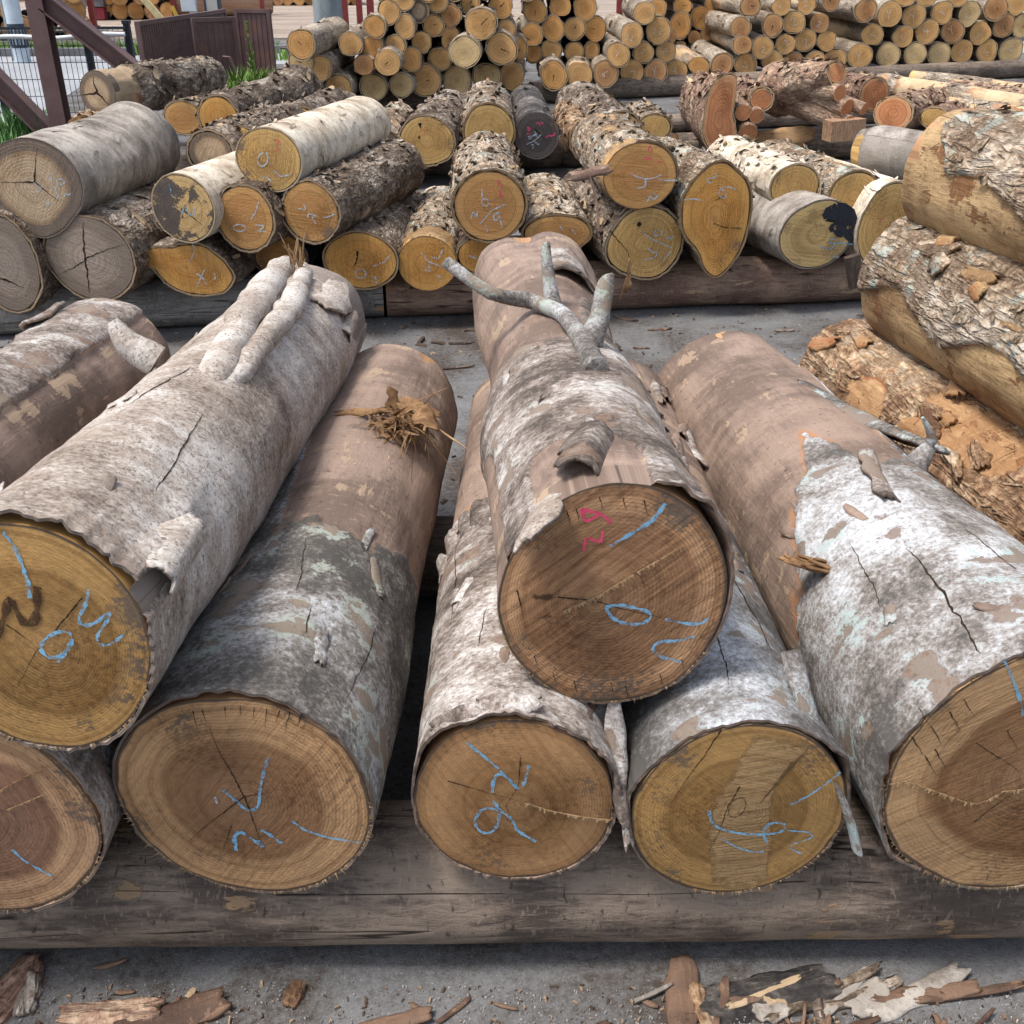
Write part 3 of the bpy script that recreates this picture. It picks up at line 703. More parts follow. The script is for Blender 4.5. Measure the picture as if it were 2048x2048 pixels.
# ------------------------------------------------------------------ ground, road, yard
def sheet(name, pts, z, mat, res=None):
    mb = MB(); V = [(x, y, z) for x, y in pts]
    mb.add(V, [(0, 1, 2, 3)]); o = mb.build(name, mat, smooth=False); o['kind'] = 'structure'; return o
def ground_mat():
    M = Mat('worn_concrete'); p = M.obj()
    a = M.noise(p, 1.8, 7, .68, .5); c = M.noise(p, 60, 5, .75); d = M.noise(p, 200, 4, .7)
    col = M.ramp(M.math('ADD', a, M.math('MULTIPLY', M.math('SUBTRACT', c, .5), .5)), [(.36, (.062, .048, .04)), (.47, (.112, .108, .106)), (.58, (.155, .155, .158)), (.74, (.198, .199, .204))])
    col = M.mix(M.math('MULTIPLY', M.map(d, .60, .70), .55), col, (.34, .335, .33))
    col = M.mix(M.math('MULTIPLY', M.map(d, .42, .32), .5), col, (.055, .047, .04))
    return M.out(col, .9, M.bump(M.math('ADD', M.math('MULTIPLY', c, .7), M.math('MULTIPLY', d, .45)), .7, .006), .25)
def earth_mat(name, a, b, sc=.8):
    M = Mat(name); p = M.obj()
    n = M.noise(p, sc, 6, .65, .5, vs=(.35, 1.6, 1)); f = M.noise(p, 9, 5, .7); g = M.noise(p, 60, 3, .6)
    col = M.mix(M.map(n, .35, .65), a, b); col = M.mix(M.math('MULTIPLY', M.map(f, .45, .7), .5), col, tuple(c * .55 for c in a))
    return M.out(col, .95, M.bump(M.math('ADD', f, M.math('MULTIPLY', g, .4)), .6, .05))
GROUND = ground_mat()
sheet('ground', [(-900, -60), (900, -60), (900, 1500), (-900, 1500)], 0, GROUND)
ROAD = plain_mat('pale_road', (.28, .295, .315), (.36, .375, .40), .6, .85, fine=40, bumpk=.15)
sheet('road', [(-70, 10.6), (-5.05, 10.6), (-7.0, 20.3), (-70, 16.5)], .004, ROAD)
sheet('road', [(-6.95, 20.35), (-6.6, 18.3), (40, 26.0), (40, 30.0)], .004, ROAD)
DIRT = earth_mat('dirt_yard_earth', (.27, .215, .175), (.40, .335, .285))
sheet('dirt_yard', [(-90, 17.6), (60, 30.5), (80, 60), (-120, 60)], .008, DIRT)

def kerb_line(name, p, q, w=.18, h=.13, mat=None):
    mb = MB(); p = np.array((*p, h / 2)); q = np.array((*q, h / 2)); beam(mb, p, q, w, h)
    o = mb.build(name, mat, smooth=False); o['kind'] = 'structure'; return o
KERB = plain_mat('kerb_stone', (.13, .13, .14), (.22, .22, .23), 2, .9)
kerb_line('kerb', (-70, 17.2), (-6.9, 20.45), mat=KERB)
kerb_line('kerb', (-6.6, 20.55), (40, 29.9), mat=KERB)
kerb_line('kerb', (-70, 10.4), (-5.2, 10.55), .15, .12, mat=KERB)

# ------------------------------------------------------------------ sleepers (bearer logs on the ground)
bareall = lambda d, t: -1.0 + 0 * d
SLEEP = 'sleeper logs under the rows'
def sleeper(label, p, q, r, bark, na=40, nl=60, seed=1, end='mud', r1=None, dz=0.0, lumps=()):
    return Log('sleeper_log', label, 'log', SLEEP, (p[0], p[1], r + dz), (q[0], q[1], (r1 or r) + dz), r, r1 or r, bark=bark, end=end, sf=bareall, na=na, nl=nl, seed=seed, tb=0, wob=.035, nr=5, lumps=lumps, streak='long')
S1 = sleeper('dark weathered sleeper log carrying the nearest row of big logs', (-2.3, 1.30), (2.3, 1.375), .124, 'sleeper', 72, 300, 3,
             lumps=((.64, 235, .06, 25, .012), (.30, 200, .1, 30, -.008)))
S1b = sleeper('sleeper log hidden under the far ends of the nearest row', (-2.3, 2.45), (2.3, 2.5), .115, 'sleeper', 32, 40, 4)
def gp(x, y): p = at_z(x, y); return (p[0], p[1] + .1)
a_, b_, c_, d_ = gp(-420, 700), gp(763, 643), gp(771, 643), gp(1760, 608)
S2a = sleeper('silver grey sleeper log under the left part of the second row', a_, b_, .118, 'sleeper_grey', 48, 120, 5)
S2b = sleeper('reddish brown sleeper log under the right part of the second row', c_, d_, .122, 'sleeper_red', 48, 120, 6)
sleeper('sleeper log behind, under the far ends of the second row', (a_[0], a_[1] + .72), (d_[0], d_[1] + .72), .11, 'sleeper', 24, 30, 7)
e_, f_, g_, h_ = gp(150, 395), gp(1116, 338), gp(1122, 337), gp(1345, 330)
sleeper('grey brown sleeper log under the logs with the black end', e_, f_, .125, 'sleeper', 32, 60, 8)
sleeper('short sleeper log butted end to end beside the black log', g_, h_, .125, 'sleeper', 32, 30, 9)
i_, j_ = gp(1350, 336), gp(2120, 300)
sleeper('dark sleeper log under the red cherry wood logs', i_, j_, .135, 'sleeper', 32, 60, 10)
k_, l_ = gp(1180, 276), gp(1800, 246)
sleeper('thin sleeper log behind the red cherry wood logs', k_, l_, .09, 'sleeper', 24, 40, 11)
m_, n_, o_, p_ = gp(430, 244), gp(1060, 211), gp(1062, 209), gp(2120, 152)
sleeper('sleeper log under the far stack beside the concrete pole', m_, n_, .12, 'sleeper', 24, 30, 12)
sleeper('long sleeper log under the far stack of short pale logs', o_, p_, .125, 'sleeper', 24, 40, 13)

# ------------------------------------------------------------------ the nearest row
FR = 'big logs of the nearest row'
q1 = lambda pts: zs(pts, .4141, (0, 1000))
q2 = lambda pts: zs(pts, .4657, (780, 900))
q3 = lambda pts: zs(pts, .4141, (1248, 1100))
Z = np.array((0, 0, 1.0))
HN = dict(na=192, nl=230, nr=40)

cA, rA, vA = face(487, 1390, 1775, 512, 1.195)
A = Log('beech_log', 'log with grey lichened bark, bare brown far half and a torn fibre nest on top', 'log', FR,
        cA, at_y(785, 690, 2.80) - Z * .185, rA, .185, vA, .185, bark='beech_green', end='tan', tb=.005, pith=(.0, -.06), seed=11,
        sf=lambda d, t: (.335 + .30 * np.exp(-((d - 127) / 9.) ** 2) + .10 * np.exp(-((d - 165) / 30.) ** 2) + .05 * np.exp(-((d - 20) / 30.) ** 2) - t) * 9,
        gap=gapf([(98, 22, .010), (70, 8, .006)], e0=.002), wob=.055, ol0=[(0, 1), (60, .98), (90, .97), (120, .98), (200, 1.0), (300, 1.02)], **HN)
A.mark([q1([(1070, 1390), (1130, 1440), (1190, 1495), (1225, 1500), (1252, 1470), (1258, 1390), (1275, 1310), (1297, 1240)])], w=.0075)
A.mark([q1([(1142, 1690), (1130, 1620), (1160, 1593), (1215, 1630), (1282, 1680), (1250, 1640)]), q1([(1262, 1592), (1310, 1615), (1362, 1655)])], w=.0085)
A.mark([q1([(1408, 1545), (1480, 1595), (1600, 1630), (1735, 1650)])], w=.006)
A.mark([q1([(1040, 1430), (1050, 1465)])], CH_PALE, w=.006)
A.cracks([q1([(1180, 1430), (1120, 1320), (1060, 1220), (1010, 1090)]), q1([(1180, 1430), (1230, 1560), (1290, 1730)]), q1([(1180, 1430), (1080, 1510), (960, 1600), (910, 1650)])], .0028)
A.cracks([q1([(1180, 1430), (1310, 1410)]), q1([(1120, 1570), (1100, 1630), (1070, 1700)])] +
         [q1([(x, 990 + abs(x - 1150) * .12), (x + (x - 1170) * -.10, 990 + abs(x - 1150) * .12 + l)]) for x, l in ((930, 90), (1085, 60), (1160, 50), (1290, 95), (1350, 70), (1400, 110), (1460, 80), (980, 70), (1230, 60))], .0022)
A.fringe(260, .010, a0=180, a1=360)

cC, rC, vC = face(1025, 1440, 1757, 402, 1.212)
C = Log('beech_log', 'slimmer log under the topmost log, tan bark lip at its sawn end, dark gap beside', 'log', FR,
        cC, (.035, 2.78, .41), rC, .155, vC, .155, bark='beech_mix', end='amber', tb=.005, pith=(.06, -.06), seed=12,
        sf=lambda d, t: (.44 + .06 * np.sin(np.radians(d * 3)) - t) * 9 + -1.9 * np.exp(-(ang(d, 45) / 20.) ** 4 - (t / .15) ** 4),
        gap=gapf([(135, 22, .013), (95, 14, .012), (20, 22, .010)], e0=.004, seed=2), wob=.055, ol0=[(0, 1), (90, 1.0), (110, 1.0), (320, 1.02), (250, .98)], **HN)
C.mark([q2([(328, 1253), (400, 1310), (470, 1370), (550, 1452)])], w=.0065)
C.mark([q2([(440, 1467), (443, 1415), (465, 1382), (505, 1405), (550, 1458), (578, 1430), (597, 1350)])], w=.007)
C.mark([q2([(470, 1560), (465, 1605), (432, 1645), (385, 1640), (362, 1595), (382, 1548), (405, 1535), (440, 1535), (500, 1560), (530, 1590), (545, 1632), (627, 1680)]), q2([(443, 1500), (476, 1552)])], w=.0075)
C.cracks([q2([(560, 1320), (553, 1440), (500, 1520), (508, 1560), (520, 1600)]), q2([(250, 1420), (420, 1470), (590, 1515)])], .0022)
C.ridge(q2([(580, 1512), (700, 1548), (830, 1572), (948, 1585)]), 120, .010)
C.fringe(180, .007, a0=180, a1=360)

cD, rD, vD = face(1480, 1447, 1782, 437, 1.21)
D = Log('beech_log', 'log with bluish white bark and a pale planed strip down its sawn end', 'log', FR,
        cD, (.300, 2.82, .41), rD, .165, vD, .165, bark='beech_slate', end='gold', tb=.005, pith=(.0, -.02), seed=13,
        sf=lambda d, t: (.50 + .12 * np.exp(-((d - 120) / 30.) ** 2) - t) * 9 - 1.0 * np.exp(-((d - 62) / 16.) ** 2 - ((t - .23) / .028) ** 2) - 1.5 * np.exp(-((d - 40) / 20.) ** 2 - ((t - .36) / .03) ** 2),
        gap=gapf([(35, 14, .010), (88, 60, .002), (165, 12, .008)], e0=.002, seed=3), wob=.05, ol0=[(0, 1), (40, .97), (90, 1.0), (150, .98), (270, 1.02)], **HN)
pl = q3([(655, 872), (850, 905), (905, 945), (800, 1030), (740, 1110), (715, 1200), (705, 1290), (720, 1400), (695, 1500), (690, 1600), (610, 1640), (520, 1642), (420, 1615), (412, 1450), (410, 1300), (440, 1200), (500, 1110), (560, 1000), (620, 900)])
PP = np.array([on_plane(x, y, D.P0, D.a) for x, y in pl]) - D.a * .0010
mb = MB(); cc = PP.mean(0); rel = np.vstack([PP, cc]) - D.P0; nP = len(PP)
mb.add(np.vstack([PP, cc]), None, [(i, (i + 1) % nP, nP) for i in range(nP)], ep=np.stack([rel @ D.e1, rel @ D.e2, 0 * rel[:, 0]], -1), rho=np.linalg.norm(rel, axis=1) / rD * .9, fade=np.append(np.zeros(nP), 1.0))
D.part(mb, 'planed_strip', EN['planed'], False)
D.mark([q3([(1043, 1068), (970, 1130), (880, 1190), (800, 1226)])], w=.006)
D.mark([q3([(410, 1255), (418, 1310), (460, 1340), (540, 1362), (640, 1372), (740, 1362), (782, 1345), (778, 1318), (725, 1308), (682, 1325), (670, 1365), (690, 1412)])], w=.0075, lift=.0022)
D.mark([q3([(470, 1390), (540, 1430), (620, 1455), (675, 1450)]), q3([(785, 1350), (895, 1358), (915, 1380), (860, 1402), (800, 1420), (808, 1442), (855, 1462)])], w=.005, lift=.0022)
D.mark([ell(1248 + 545 * .4141, 1100 + 1240 * .4141, 15, 23, 35)], INK_THIN, .0022, 'pencil_mark', .0020)
D.cracks([q3([(560, 1140), (500, 1240), (460, 1360), (405, 1470)]), q3([(470, 865), (390, 990), (300, 1110), (215, 1240)])], .003)
D.fringe(180, .008, a0=250, a1=360)

cE, rE, vE = face(2067, 1300, 1765, 622, 1.2)
E = Log('beech_log', 'thick log, white bark at its sawn end and smooth bare brown wood behind', 'log', FR,
        cE, (.622, 2.86, .45), rE, .198, vE, .198, bark='beech_blue', end='olive', tb=.005, pith=(.02, .0), seed=14,
        sf=lambda d, t: (.42 + .10 * np.exp(-((d - 108) / 11.) ** 2) - .17 * sstep(125, 175, d) + .40 * np.exp(-((d - 52) / 9.) ** 2) + .05 * np.exp(-((d - 30) / 20.) ** 2) - t) * 9 - .9 * np.exp(-((d - 152) / 6.) ** 2 - ((t - .09) / .03) ** 2),
        gap=gapf([(168, 12, .010), (90, 18, .010), (215, 9, .010)], e0=.003, seed=4), wob=.05, ol0=[(0, 1), (90, 1.0), (150, .97), (180, .98), (230, .96), (270, 1.0)], **HN)
E.mark([q3([(1833, 528), (1870, 610), (1905, 700), (1926, 795)])], w=.0075)
E.ridge(q3([(1240, 1135), (1360, 1112), (1500, 1160), (1640, 1212), (1700, 1222), (1760, 1202), (1830, 1162), (1930, 1150)]), 150, .010)
E.cracks([q3([(1700, 930), (1810, 1000), (1940, 1085)]), q3([(1690, 1312), (1800, 1225), (1940, 1125)]), q3([(1850, 870), (1900, 960)])] + [q3([(x, y), (x + 55, y + 90)]) for x, y in ((1420, 760), (1480, 850), (1390, 900), (1500, 960), (1570, 780), (1640, 720), (1450, 990))], .0026)
E.fringe(300, .011, a0=120, a1=300)

cG, rG, vG = face(-58, 1440, 1812, 500, 1.158)
G = Log('beech_log', 'log under the pale tan log, only half its reddish sawn end showing at the edge', 'log', FR,
        cG, (-.80, 2.75, .42), rG, .175, vG, .175, bark='beech_mix', end='red', tb=.005, seed=15, gap=gapf([(10, 30, .006), (60, 10, .006)], e0=.003, seed=5), wob=.05, na=128, nl=120, nr=30,
        sf=lambda d, t: (.5 - t) * 8)
G.mark([q1([(60, 1685), (120, 1740), (190, 1780), (258, 1815)])], w=.0075)
G.ridge(q1([(0, 1400), (120, 1330), (290, 1260)]), 60, .007); G.ridge(q1([(40, 1490), (220, 1415)]), 40, .006)
G.fringe(120, .008, a0=270, a1=400)

cF, rF, vF = face(70, 1062, 1477, 480, 1.15)
F = Log('beech_log', 'long pale tan barked log lying on top, two ridged stubs near its far end', 'log', FR,
        cF, at_y(607, 530, 2.95) - Z * .168, rF, .172, vF, .168, bark='beech_tan', end='gold', tb=.005, pith=(.15, -.06), seed=16,
        sf=lambda d, t: 1.2 - 2.6 * sstep(.84, .90, t + .05 * np.sin(np.radians(d * 4))) * (d < 88) * (d > -1) - 2.6 * np.exp(-((d - 122) / 10.) ** 2 - (t / .07) ** 4) - 2.8 * np.exp(-(ang(d, 22) / 8.) ** 2 - (t / .045) ** 2),
        gap=gapf([(97, 13, .020), (60, 20, .016), (25, 10, .022)], e0=.004, seed=6), wob=.055, lumps=((.05, 24, .05, 13, .022), (.12, 30, .06, 10, .012)),
        ol0=[(0, .98), (45, .99), (90, 1.0), (180, 1.02), (300, 1.0)], **HN)
F.mark([q1([(18, 152), (70, 220), (110, 310), (140, 400), (147, 472)])], w=.0085)
F.mark([q1([(-10, 660), (30, 540), (48, 450), (75, 530), (135, 625), (180, 580), (183, 415)])], INK, .0105, 'crayon_mark')
F.mark([q1([(430, 428), (422, 490), (376, 575), (395, 608), (460, 595), (540, 530), (515, 590), (466, 655), (478, 700), (540, 695), (597, 648)])], w=.0075)
F.mark([q1([(352, 655), (330, 625), (265, 638), (205, 680), (195, 725), (235, 762), (290, 755), (345, 705), (355, 655), (320, 735), (280, 780)])], w=.0075)
F.cracks([q1([(400, 470), (300, 590), (180, 725), (80, 905)]), q1([(30, 600), (100, 645), (160, 690)])], .003)
F.fringe(160, .008, a0=200, a1=360)

cH, rH, vH = face(1218, 968, 1402, 466, 1.30)
H = Log('beech_log', 'topmost log, pink and blue chalk on its end, forked branch on its back', 'log', FR,
        cH, at_y(1068, 474, 3.0) - Z * .180, rH, .182, vH, .180, bark='beech_mix', end='mud', tb=.005, pith=(-.12, -.02), seed=17,
        sf=lambda d, t: .9 - 2.6 * np.exp(-(ang(d, 104) / 30.) ** 4 - (t / .115) ** 4) - 2.2 * np.exp(-(ang(d, 192) / 36.) ** 4 - (t / .30) ** 4) + 1.2 * np.exp(-((d - 140) / 10.) ** 2 - ((t - .04) / .05) ** 2) - 3.2 * sstep(.42, .56, t) * sstep(58, 80, d + 40 * (t - .6)) - 2.6 * sstep(.66, .75, t),
        gap=gapf([(50, 22, .016), (20, 22, .007)], e0=.002, seed=7), wob=.055, lumps=((.60, 90, .30, 400, -.032), (.97, 55, .16, 30, .022), (.98, 132, .16, 26, .018), (.97, 95, .12, 12, -.014)),
        ol0=[(0, 1.02), (60, 1.0), (110, .95), (150, .93), (180, .97), (225, .95), (250, .98), (300, 1.02)], **HN)
H.mark([q2([(822, 252), (835, 312), (905, 272), (822, 252)]), q2([(880, 260), (912, 275), (950, 312)]), q2([(832, 430), (838, 372), (908, 400), (912, 346)])], CH_PINK, .0075)
H.mark([q2([(1182, 228), (1130, 300), (1040, 355), (945, 410)])], w=.0085)
H.mark([q2([(925, 670), (1000, 663), (1110, 690), (1128, 716), (1080, 746), (1010, 746), (950, 718), (925, 672)])], w=.0075)
H.mark([q2([(1180, 724), (1260, 742), (1340, 746), (1364, 720)]), q2([(1308, 798), (1230, 818), (1150, 820), (1120, 850), (1150, 882), (1200, 896), (1252, 910)])], w=.0075)
H.cracks([q2([(720, 632), (820, 640), (910, 655), (1030, 690), (1150, 712), (1250, 740)]), q2([(545, 600), (560, 660), (570, 720)])], .0028)
H.ridge(q2([(740, 692), (830, 650), (900, 620), (1080, 510), (1180, 455), (1260, 405)]), 170, .011)
H.cracks([q2([(x, y), (x + 14, y + 60)]) for x, y in ((760, 260), (800, 250), (900, 200), (1000, 200), (1090, 215), (620, 880), (700, 950), (790, 990), (950, 1000), (1010, 1010), (1160, 960), (1250, 900))], .002)
# dark knot stain on the face
kp = q2([(548, 602), (640, 598), (735, 608), (742, 650), (700, 668), (620, 650), (560, 640)]); kq = q2([(585, 720), (650, 690), (735, 668), (745, 720), (660, 745), (600, 748)])
M_ = Mat('knot_stain'); _n = M_.math('ADD', M_.noise(M_.obj(), 45, 6, .7), M_.math('MULTIPLY', M_.math('SUBTRACT', M_.attr('fade', 'Fac'), .75), .5)); M_.out((.075, .042, .024), .85)
_t = M_.node('ShaderNodeBsdfTransparent'); _x = M_.node('ShaderNodeMixShader'); M_.set(_x.inputs[0], M_.map(_n, .32, .62)); M_.t.links.new(_t.outputs[0], _x.inputs[1]); M_.t.links.new(M_.b.outputs[0], _x.inputs[2]); M_.t.links.new(_x.outputs[0], M_.outn.inputs[0])
for poly in (kp, kq):
    PP = np.array([on_plane(x, y, H.P0, H.a) for x, y in poly]) - H.a * .0010; nP = len(PP)
    mb = MB(); mb.add(np.vstack([PP, PP.mean(0)]), None, [(i, (i + 1) % nP, nP) for i in range(nP)], fade=np.append(np.zeros(nP), 1.0)); H.part(mb, 'knot_stain', M_.m, False)
H.fringe(200, .008, a0=180, a1=330)

# the log behind on the left and its support
I = Log('beech_log', 'bare brown log at the picture edge with a torn cap of lichened bark', 'log', FR,
        (-1.26, 1.02, .66), at_y(205, 600, 2.70) - Z * .165, .175, .165, bark='beech_mix', end='mud', tb=.010, seed=18, na=144, nl=150, nr=6, wob=.05,
        sf=lambda d, t: (sstep(40, 62, d) * (1 - sstep(112, 128, d + 18 * np.sin(t * 19))) - .5) * 2.2 - 1.5 * (t < .25))
I2 = Log('beech_log', 'dark barked log in the shade under the bare brown log', 'log', FR,
         (-1.24, 1.15, .415), (-1.16, 2.72, .415), .17, .165, bark='beech_mix', end='mud', tb=.008, seed=19, na=72, nl=70, nr=6, flakes=60)

# the stack at the right hand edge
RS = 'logs stacked at the right edge'
L3 = Log('rough_log', 'rough brown barked log with exposed yellow wood, lowest of the right edge stack', 'log', RS,
         (1.40, 1.15, .43), (1.095, 3.12, .42), .185, .165, bark='rough_brown', end='mud', tb=.012, seed=20, na=160, nl=190, nr=6, rough=.009, rdir=.10, wob=.05,
         sf=lambda d, t: .45 - 1.6 * np.exp(-((d - 122) / 22.) ** 2 - ((t - .60) / .09) ** 2) - 1.2 * np.exp(-((d - 155) / 20.) ** 2 - ((t - .80) / .05) ** 2) - 1.2 * np.exp(-((d - 100) / 16.) ** 2 - ((t - .38) / .05) ** 2) + .0 * t, flakes=110, flk=(.07, .012, .008))
L4 = Log('rough_log', 'rough barked log in the dark gap of the right edge stack', 'log', RS,
         (1.80, 1.15, .42), (1.49, 3.10, .42), .18, .17, bark='rough_brown', end='mud', tb=.010, seed=21, na=64, nl=60, nr=6, rough=.006)
L2 = Log('rough_log', 'cream and grey rough barked log in the middle of the right edge stack', 'log', RS,
         (1.50, 1.15, .77), (1.222, 3.02, .752), .205, .192, bark='rough_lichen', end='mud', tb=.009, seed=22, na=176, nl=200, nr=6, rough=.0075, wob=.035,
         sf=lambda d, t: .9 - 2.4 * sstep(172, 190, d + 10 * np.sin(t * 23)) - 1.6 * np.exp(-((d - 85) / 20.) ** 2 - ((t - .70) / .035) ** 2) - .7 * np.exp(-((d - 120) / 25.) ** 2 - ((t - .55) / .06) ** 2), flakes=120, flk=(.05, .016, .008))
L1 = Log('rough_log', 'peeled tan log with a grey bark patch, topmost of the right edge stack', 'log', RS,
         (1.60, 1.15, 1.10), (1.262, 3.0, 1.055), .195, .172, bark='rough_lichen', end='mud', tb=.010, seed=23, na=176, nl=200, nr=6, rough=.006, wob=.045,
         sf=lambda d, t: .9 - 2.6 * sstep(.90, .97, t + .03 * np.sin(np.radians(d * 5))) - 2.2 * sstep(164, 186, d + 10 * np.sin(t * 17)) - 1.4 * sstep(100, 80, d + 10 * np.sin(t * 21)) , flakes=140, flk=(.05, .02, .010),
         lumps=((.93, 120, .15, 60, .012),))

for L_, items in ((A, ((66, .0, .16, .008, 4), (80, .18, .30, .004, 8), (40, .05, .2, .004, -6), (110, .02, .10, .004, 3))), (E, ((118, .0, .20, .007, -6), (136, .14, .26, .004, -8), (80, .02, .22, .005, 5))),
                  (F, ((100, .28, .40, .006, -14), (75, .02, .10, .006, 6), (48, .10, .30, .004, 10), (120, .45, .62, .005, -6), (62, .5, .72, .005, 8))), (D, ((58, .12, .34, .006, 12), (96, .05, .16, .004, -5), (74, .3, .48, .005, 4))),
                  (H, ((52, .04, .22, .004, 8),)), (C, ((150, .03, .22, .005, 5), (115, .06, .2, .004, -8), (135, .2, .4, .004, 6)))):
    for k, (dg, t0, t1, w, sl) in enumerate(items): L_.bark_crack(dg, t0, t1, w, sl, k * 7)

# ------------------------------------------------------------------ torn bark, branches and fibre on the nearest logs
def bend(pts, n=14):
    P = np.array(pts, float); t = np.linspace(0, len(P) - 1, n); i = np.arange(len(P))
    Q = np.stack([np.interp(t, i, P[:, k]) for k in range(3)], -1)
    for _ in range(2): Q[1:-1] = (Q[:-2] + 2 * Q[1:-1] + Q[2:]) / 4
    return Q
def lift_on(L, x, y, h):
    """point on the upper side of a log under the given sight line, lifted h above it"""
    d = ray(x, y); best = None
    TH, T = np.meshgrid(np.radians(np.linspace(0, 180, 121)), np.linspace(0, 1, 161))
    P, _ = L.surf(TH, T); v = P - EYE; k = v @ d / (d @ d)
    dist = np.linalg.norm(v - k[..., None] * d, axis=-1) + k * .015
    i = np.unravel_index(np.argmin(dist), dist.shape)
    n = math.cos(TH[i]) * L.e1 + math.sin(TH[i]) * L.e2
    return P[i] + n * h, n
# branch and torn bark strip on the topmost log
pt = lambda x, y, h: lift_on(H, x * 1.06, y * 1.06, h)[0]
mb = MB(); tube(mb, bend([at_y(893, 524, 2.36), at_y(985, 594, 2.28), pt(1010, 585, .025), pt(1060, 605, .018), pt(1100, 650, .008), pt(1125, 700, .0)], 22), np.linspace(.014, .023, 22), 12, .3, 31)
H.part(mb, 'branch', BK['beech_green'])
b0 = pt(1045, 585, .01)
mb = MB(); tube(mb, bend([b0, b0 + np.array((-.012, .03, .06)), b0 + np.array((-.02, .05, .12)), b0 + np.array((-.012, .055, .135))], 12), np.array([.020, .018, .016, .015, .0145, .014, .013, .0125, .0115, .010, .007, .003]), 10, .35, 32); H.part(mb, 'branch_stub', BK['beech_green'])
b1 = pt(1115, 650, .0)
mb = MB(); tube(mb, bend([b1, b1 + np.array((.02, .03, .05)), b1 + np.array((.03, .06, .11)), b1 + np.array((.045, .06, .13))], 12), np.array([.025, .023, .021, .020, .019, .018, .0175, .0165, .015, .013, .009, .004]), 10, .4, 33); H.part(mb, 'branch_stub', BK['beech_green'])
# split hood of bark beyond the branch
c0, n0 = lift_on(H, 1060 * 1.06, 500 * 1.06, .018)
mb = MB(); plate(mb, c0, H.a, H.circ(80), .22, .16, .008, .55, .05, .35, 35, 18, 12, .006); H.part(mb, 'bark_flap', BK['beech_mix'])
# the curled tube of bark near the chalked end
c0, n0 = lift_on(H, 1120 * 1.06, 858 * 1.06, .020)
mb = MB(); plate(mb, c0 + n0 * .006, H.a + .3 * H.e1, H.circ(78), .15, .085, .006, .95, .0, .15, 36, 16, 16, .003); H.part(mb, 'bark_curl', BK['beech_mix'])
# pale flap hanging over the left of the end
c0, n0 = lift_on(H, 1020 * 1.06, 970 * 1.06, .010)
mb = MB(); plate(mb, c0, H.a + .35 * H.e1, H.circ(135), .17, .085, .007, .3, -.08, .25, 37, 16, 10, .004); H.part(mb, 'bark_flap', BK['beech_tan'])
# loose bark between the slim log and its neighbour
for k, (x, y, l, w, sd) in enumerate(((1166, 1420, .22, .03, 41), (1180, 1500, .16, .022, 42))):
    p = at_y(x * 1.06, y * 1.06, 1.25)
    mb = MB(); plate(mb, p, (-.05, .8, .9), (1, .2, .1), l, w, .007, .4, .06, .35, sd, 16, 7, .006, s=1.0); C.part(mb, 'bark_flap', BK['rough' if k == 2 else 'beech_mix'])
# ragged lip of bark over the slim log's end
for k, (dg, t0, l, w) in enumerate(((92, .010, .035, .10), (118, .008, .03, .10))):
    mb = MB(); plate(mb, C.on(dg, t0, .016), C.circ(dg), C.a + .35 * C.nrm(dg), w, l, .006, .25, -.1, .4, 50 + k, 14, 8, .005); C.part(mb, 'bark_flap', BK['beech_mix'])
# torn bark edge at the left of the slim log
for k, (dg, t0, l, w) in enumerate(((150, .42, .09, .05), (135, .44, .08, .05), (118, .43, .10, .06), (165, .40, .08, .05))):
    mb = MB(); plate(mb, C.on(dg, t0, .006), C.a + .15 * C.nrm(dg), C.circ(dg), l, w, .005, .3, .1, .3, 60 + k, 14, 8, .003); C.part(mb, 'bark_flap', BK['beech_mix'])
# stubs grown into the pale tan log's far end
pf = lambda x, y, h: lift_on(F, x * 1.06, y * 1.06, h)[0]
mb = MB(); tube(mb, bend([pf(540, 497, .0), pf(500, 555, .012), pf(455, 620, .010), pf(415, 690, -.012), pf(390, 730, -.03)], 30), np.array([.028, .034] + [.038] * 22 + [.036, .03, .024, .018, .012, .008]), 18, .38, 71, flat=.8); F.part(mb, 'branch_stub', BK['beech_tan'])
mb = MB(); tube(mb, bend([pf(572, 520, .006), pf(545, 590, .012), pf(500, 640, .010), pf(455, 690, -.004), pf(415, 730, -.03)], 30), np.array([.024] * 4 + [.030] * 20 + [.03, .026, .022, .018, .012, .008]), 18, .4, 72, flat=.8); F.part(mb, 'branch_stub', BK['beech_tan'])
c0, n0 = lift_on(F, 625 * 1.06, 560 * 1.06, .008)
mb = MB(); plate(mb, c0, F.a, F.circ(60), .26, .10, .007, .3, .05, .35, 73, 18, 10, .005); F.part(mb, 'bark_flap', BK['beech_tan'])
c0, n0 = lift_on(F, 655 * 1.06, 615 * 1.06, .014)
mb = MB(); plate(mb, c0, F.a + .1 * F.e2, F.circ(35), .16, .05, .007, .5, .1, .3, 74, 14, 8, .005); F.part(mb, 'bark_flap', BK['beech_tan'])
c0, n0 = lift_on(F, 300 * 1.06, 685 * 1.06, .01)
mb = MB(); tube(mb, bend([c0, c0 + np.array((-.05, 0, .035)), c0 + np.array((-.08, .01, .08))], 8), [.03, .03, .03, .028, .026, .024, .02, .014], 10, .3, 75); F.part(mb, 'branch_stub', BK['beech_tan'])
mb = MB()
for k in range(14):
    q = pf(555, 520, .03) + np.random.RandomState(k).normal(0, .012, 3); e = q + np.array((np.random.RandomState(k + 50).uniform(-.03, .03), -.02, .09 - .03 * (k % 3)))
    tube(mb, np.linspace(q, e, 4), [.003, .0025, .002, .0008], 4)
o = F.part(mb, 'splinters', SPLINT, False, True)
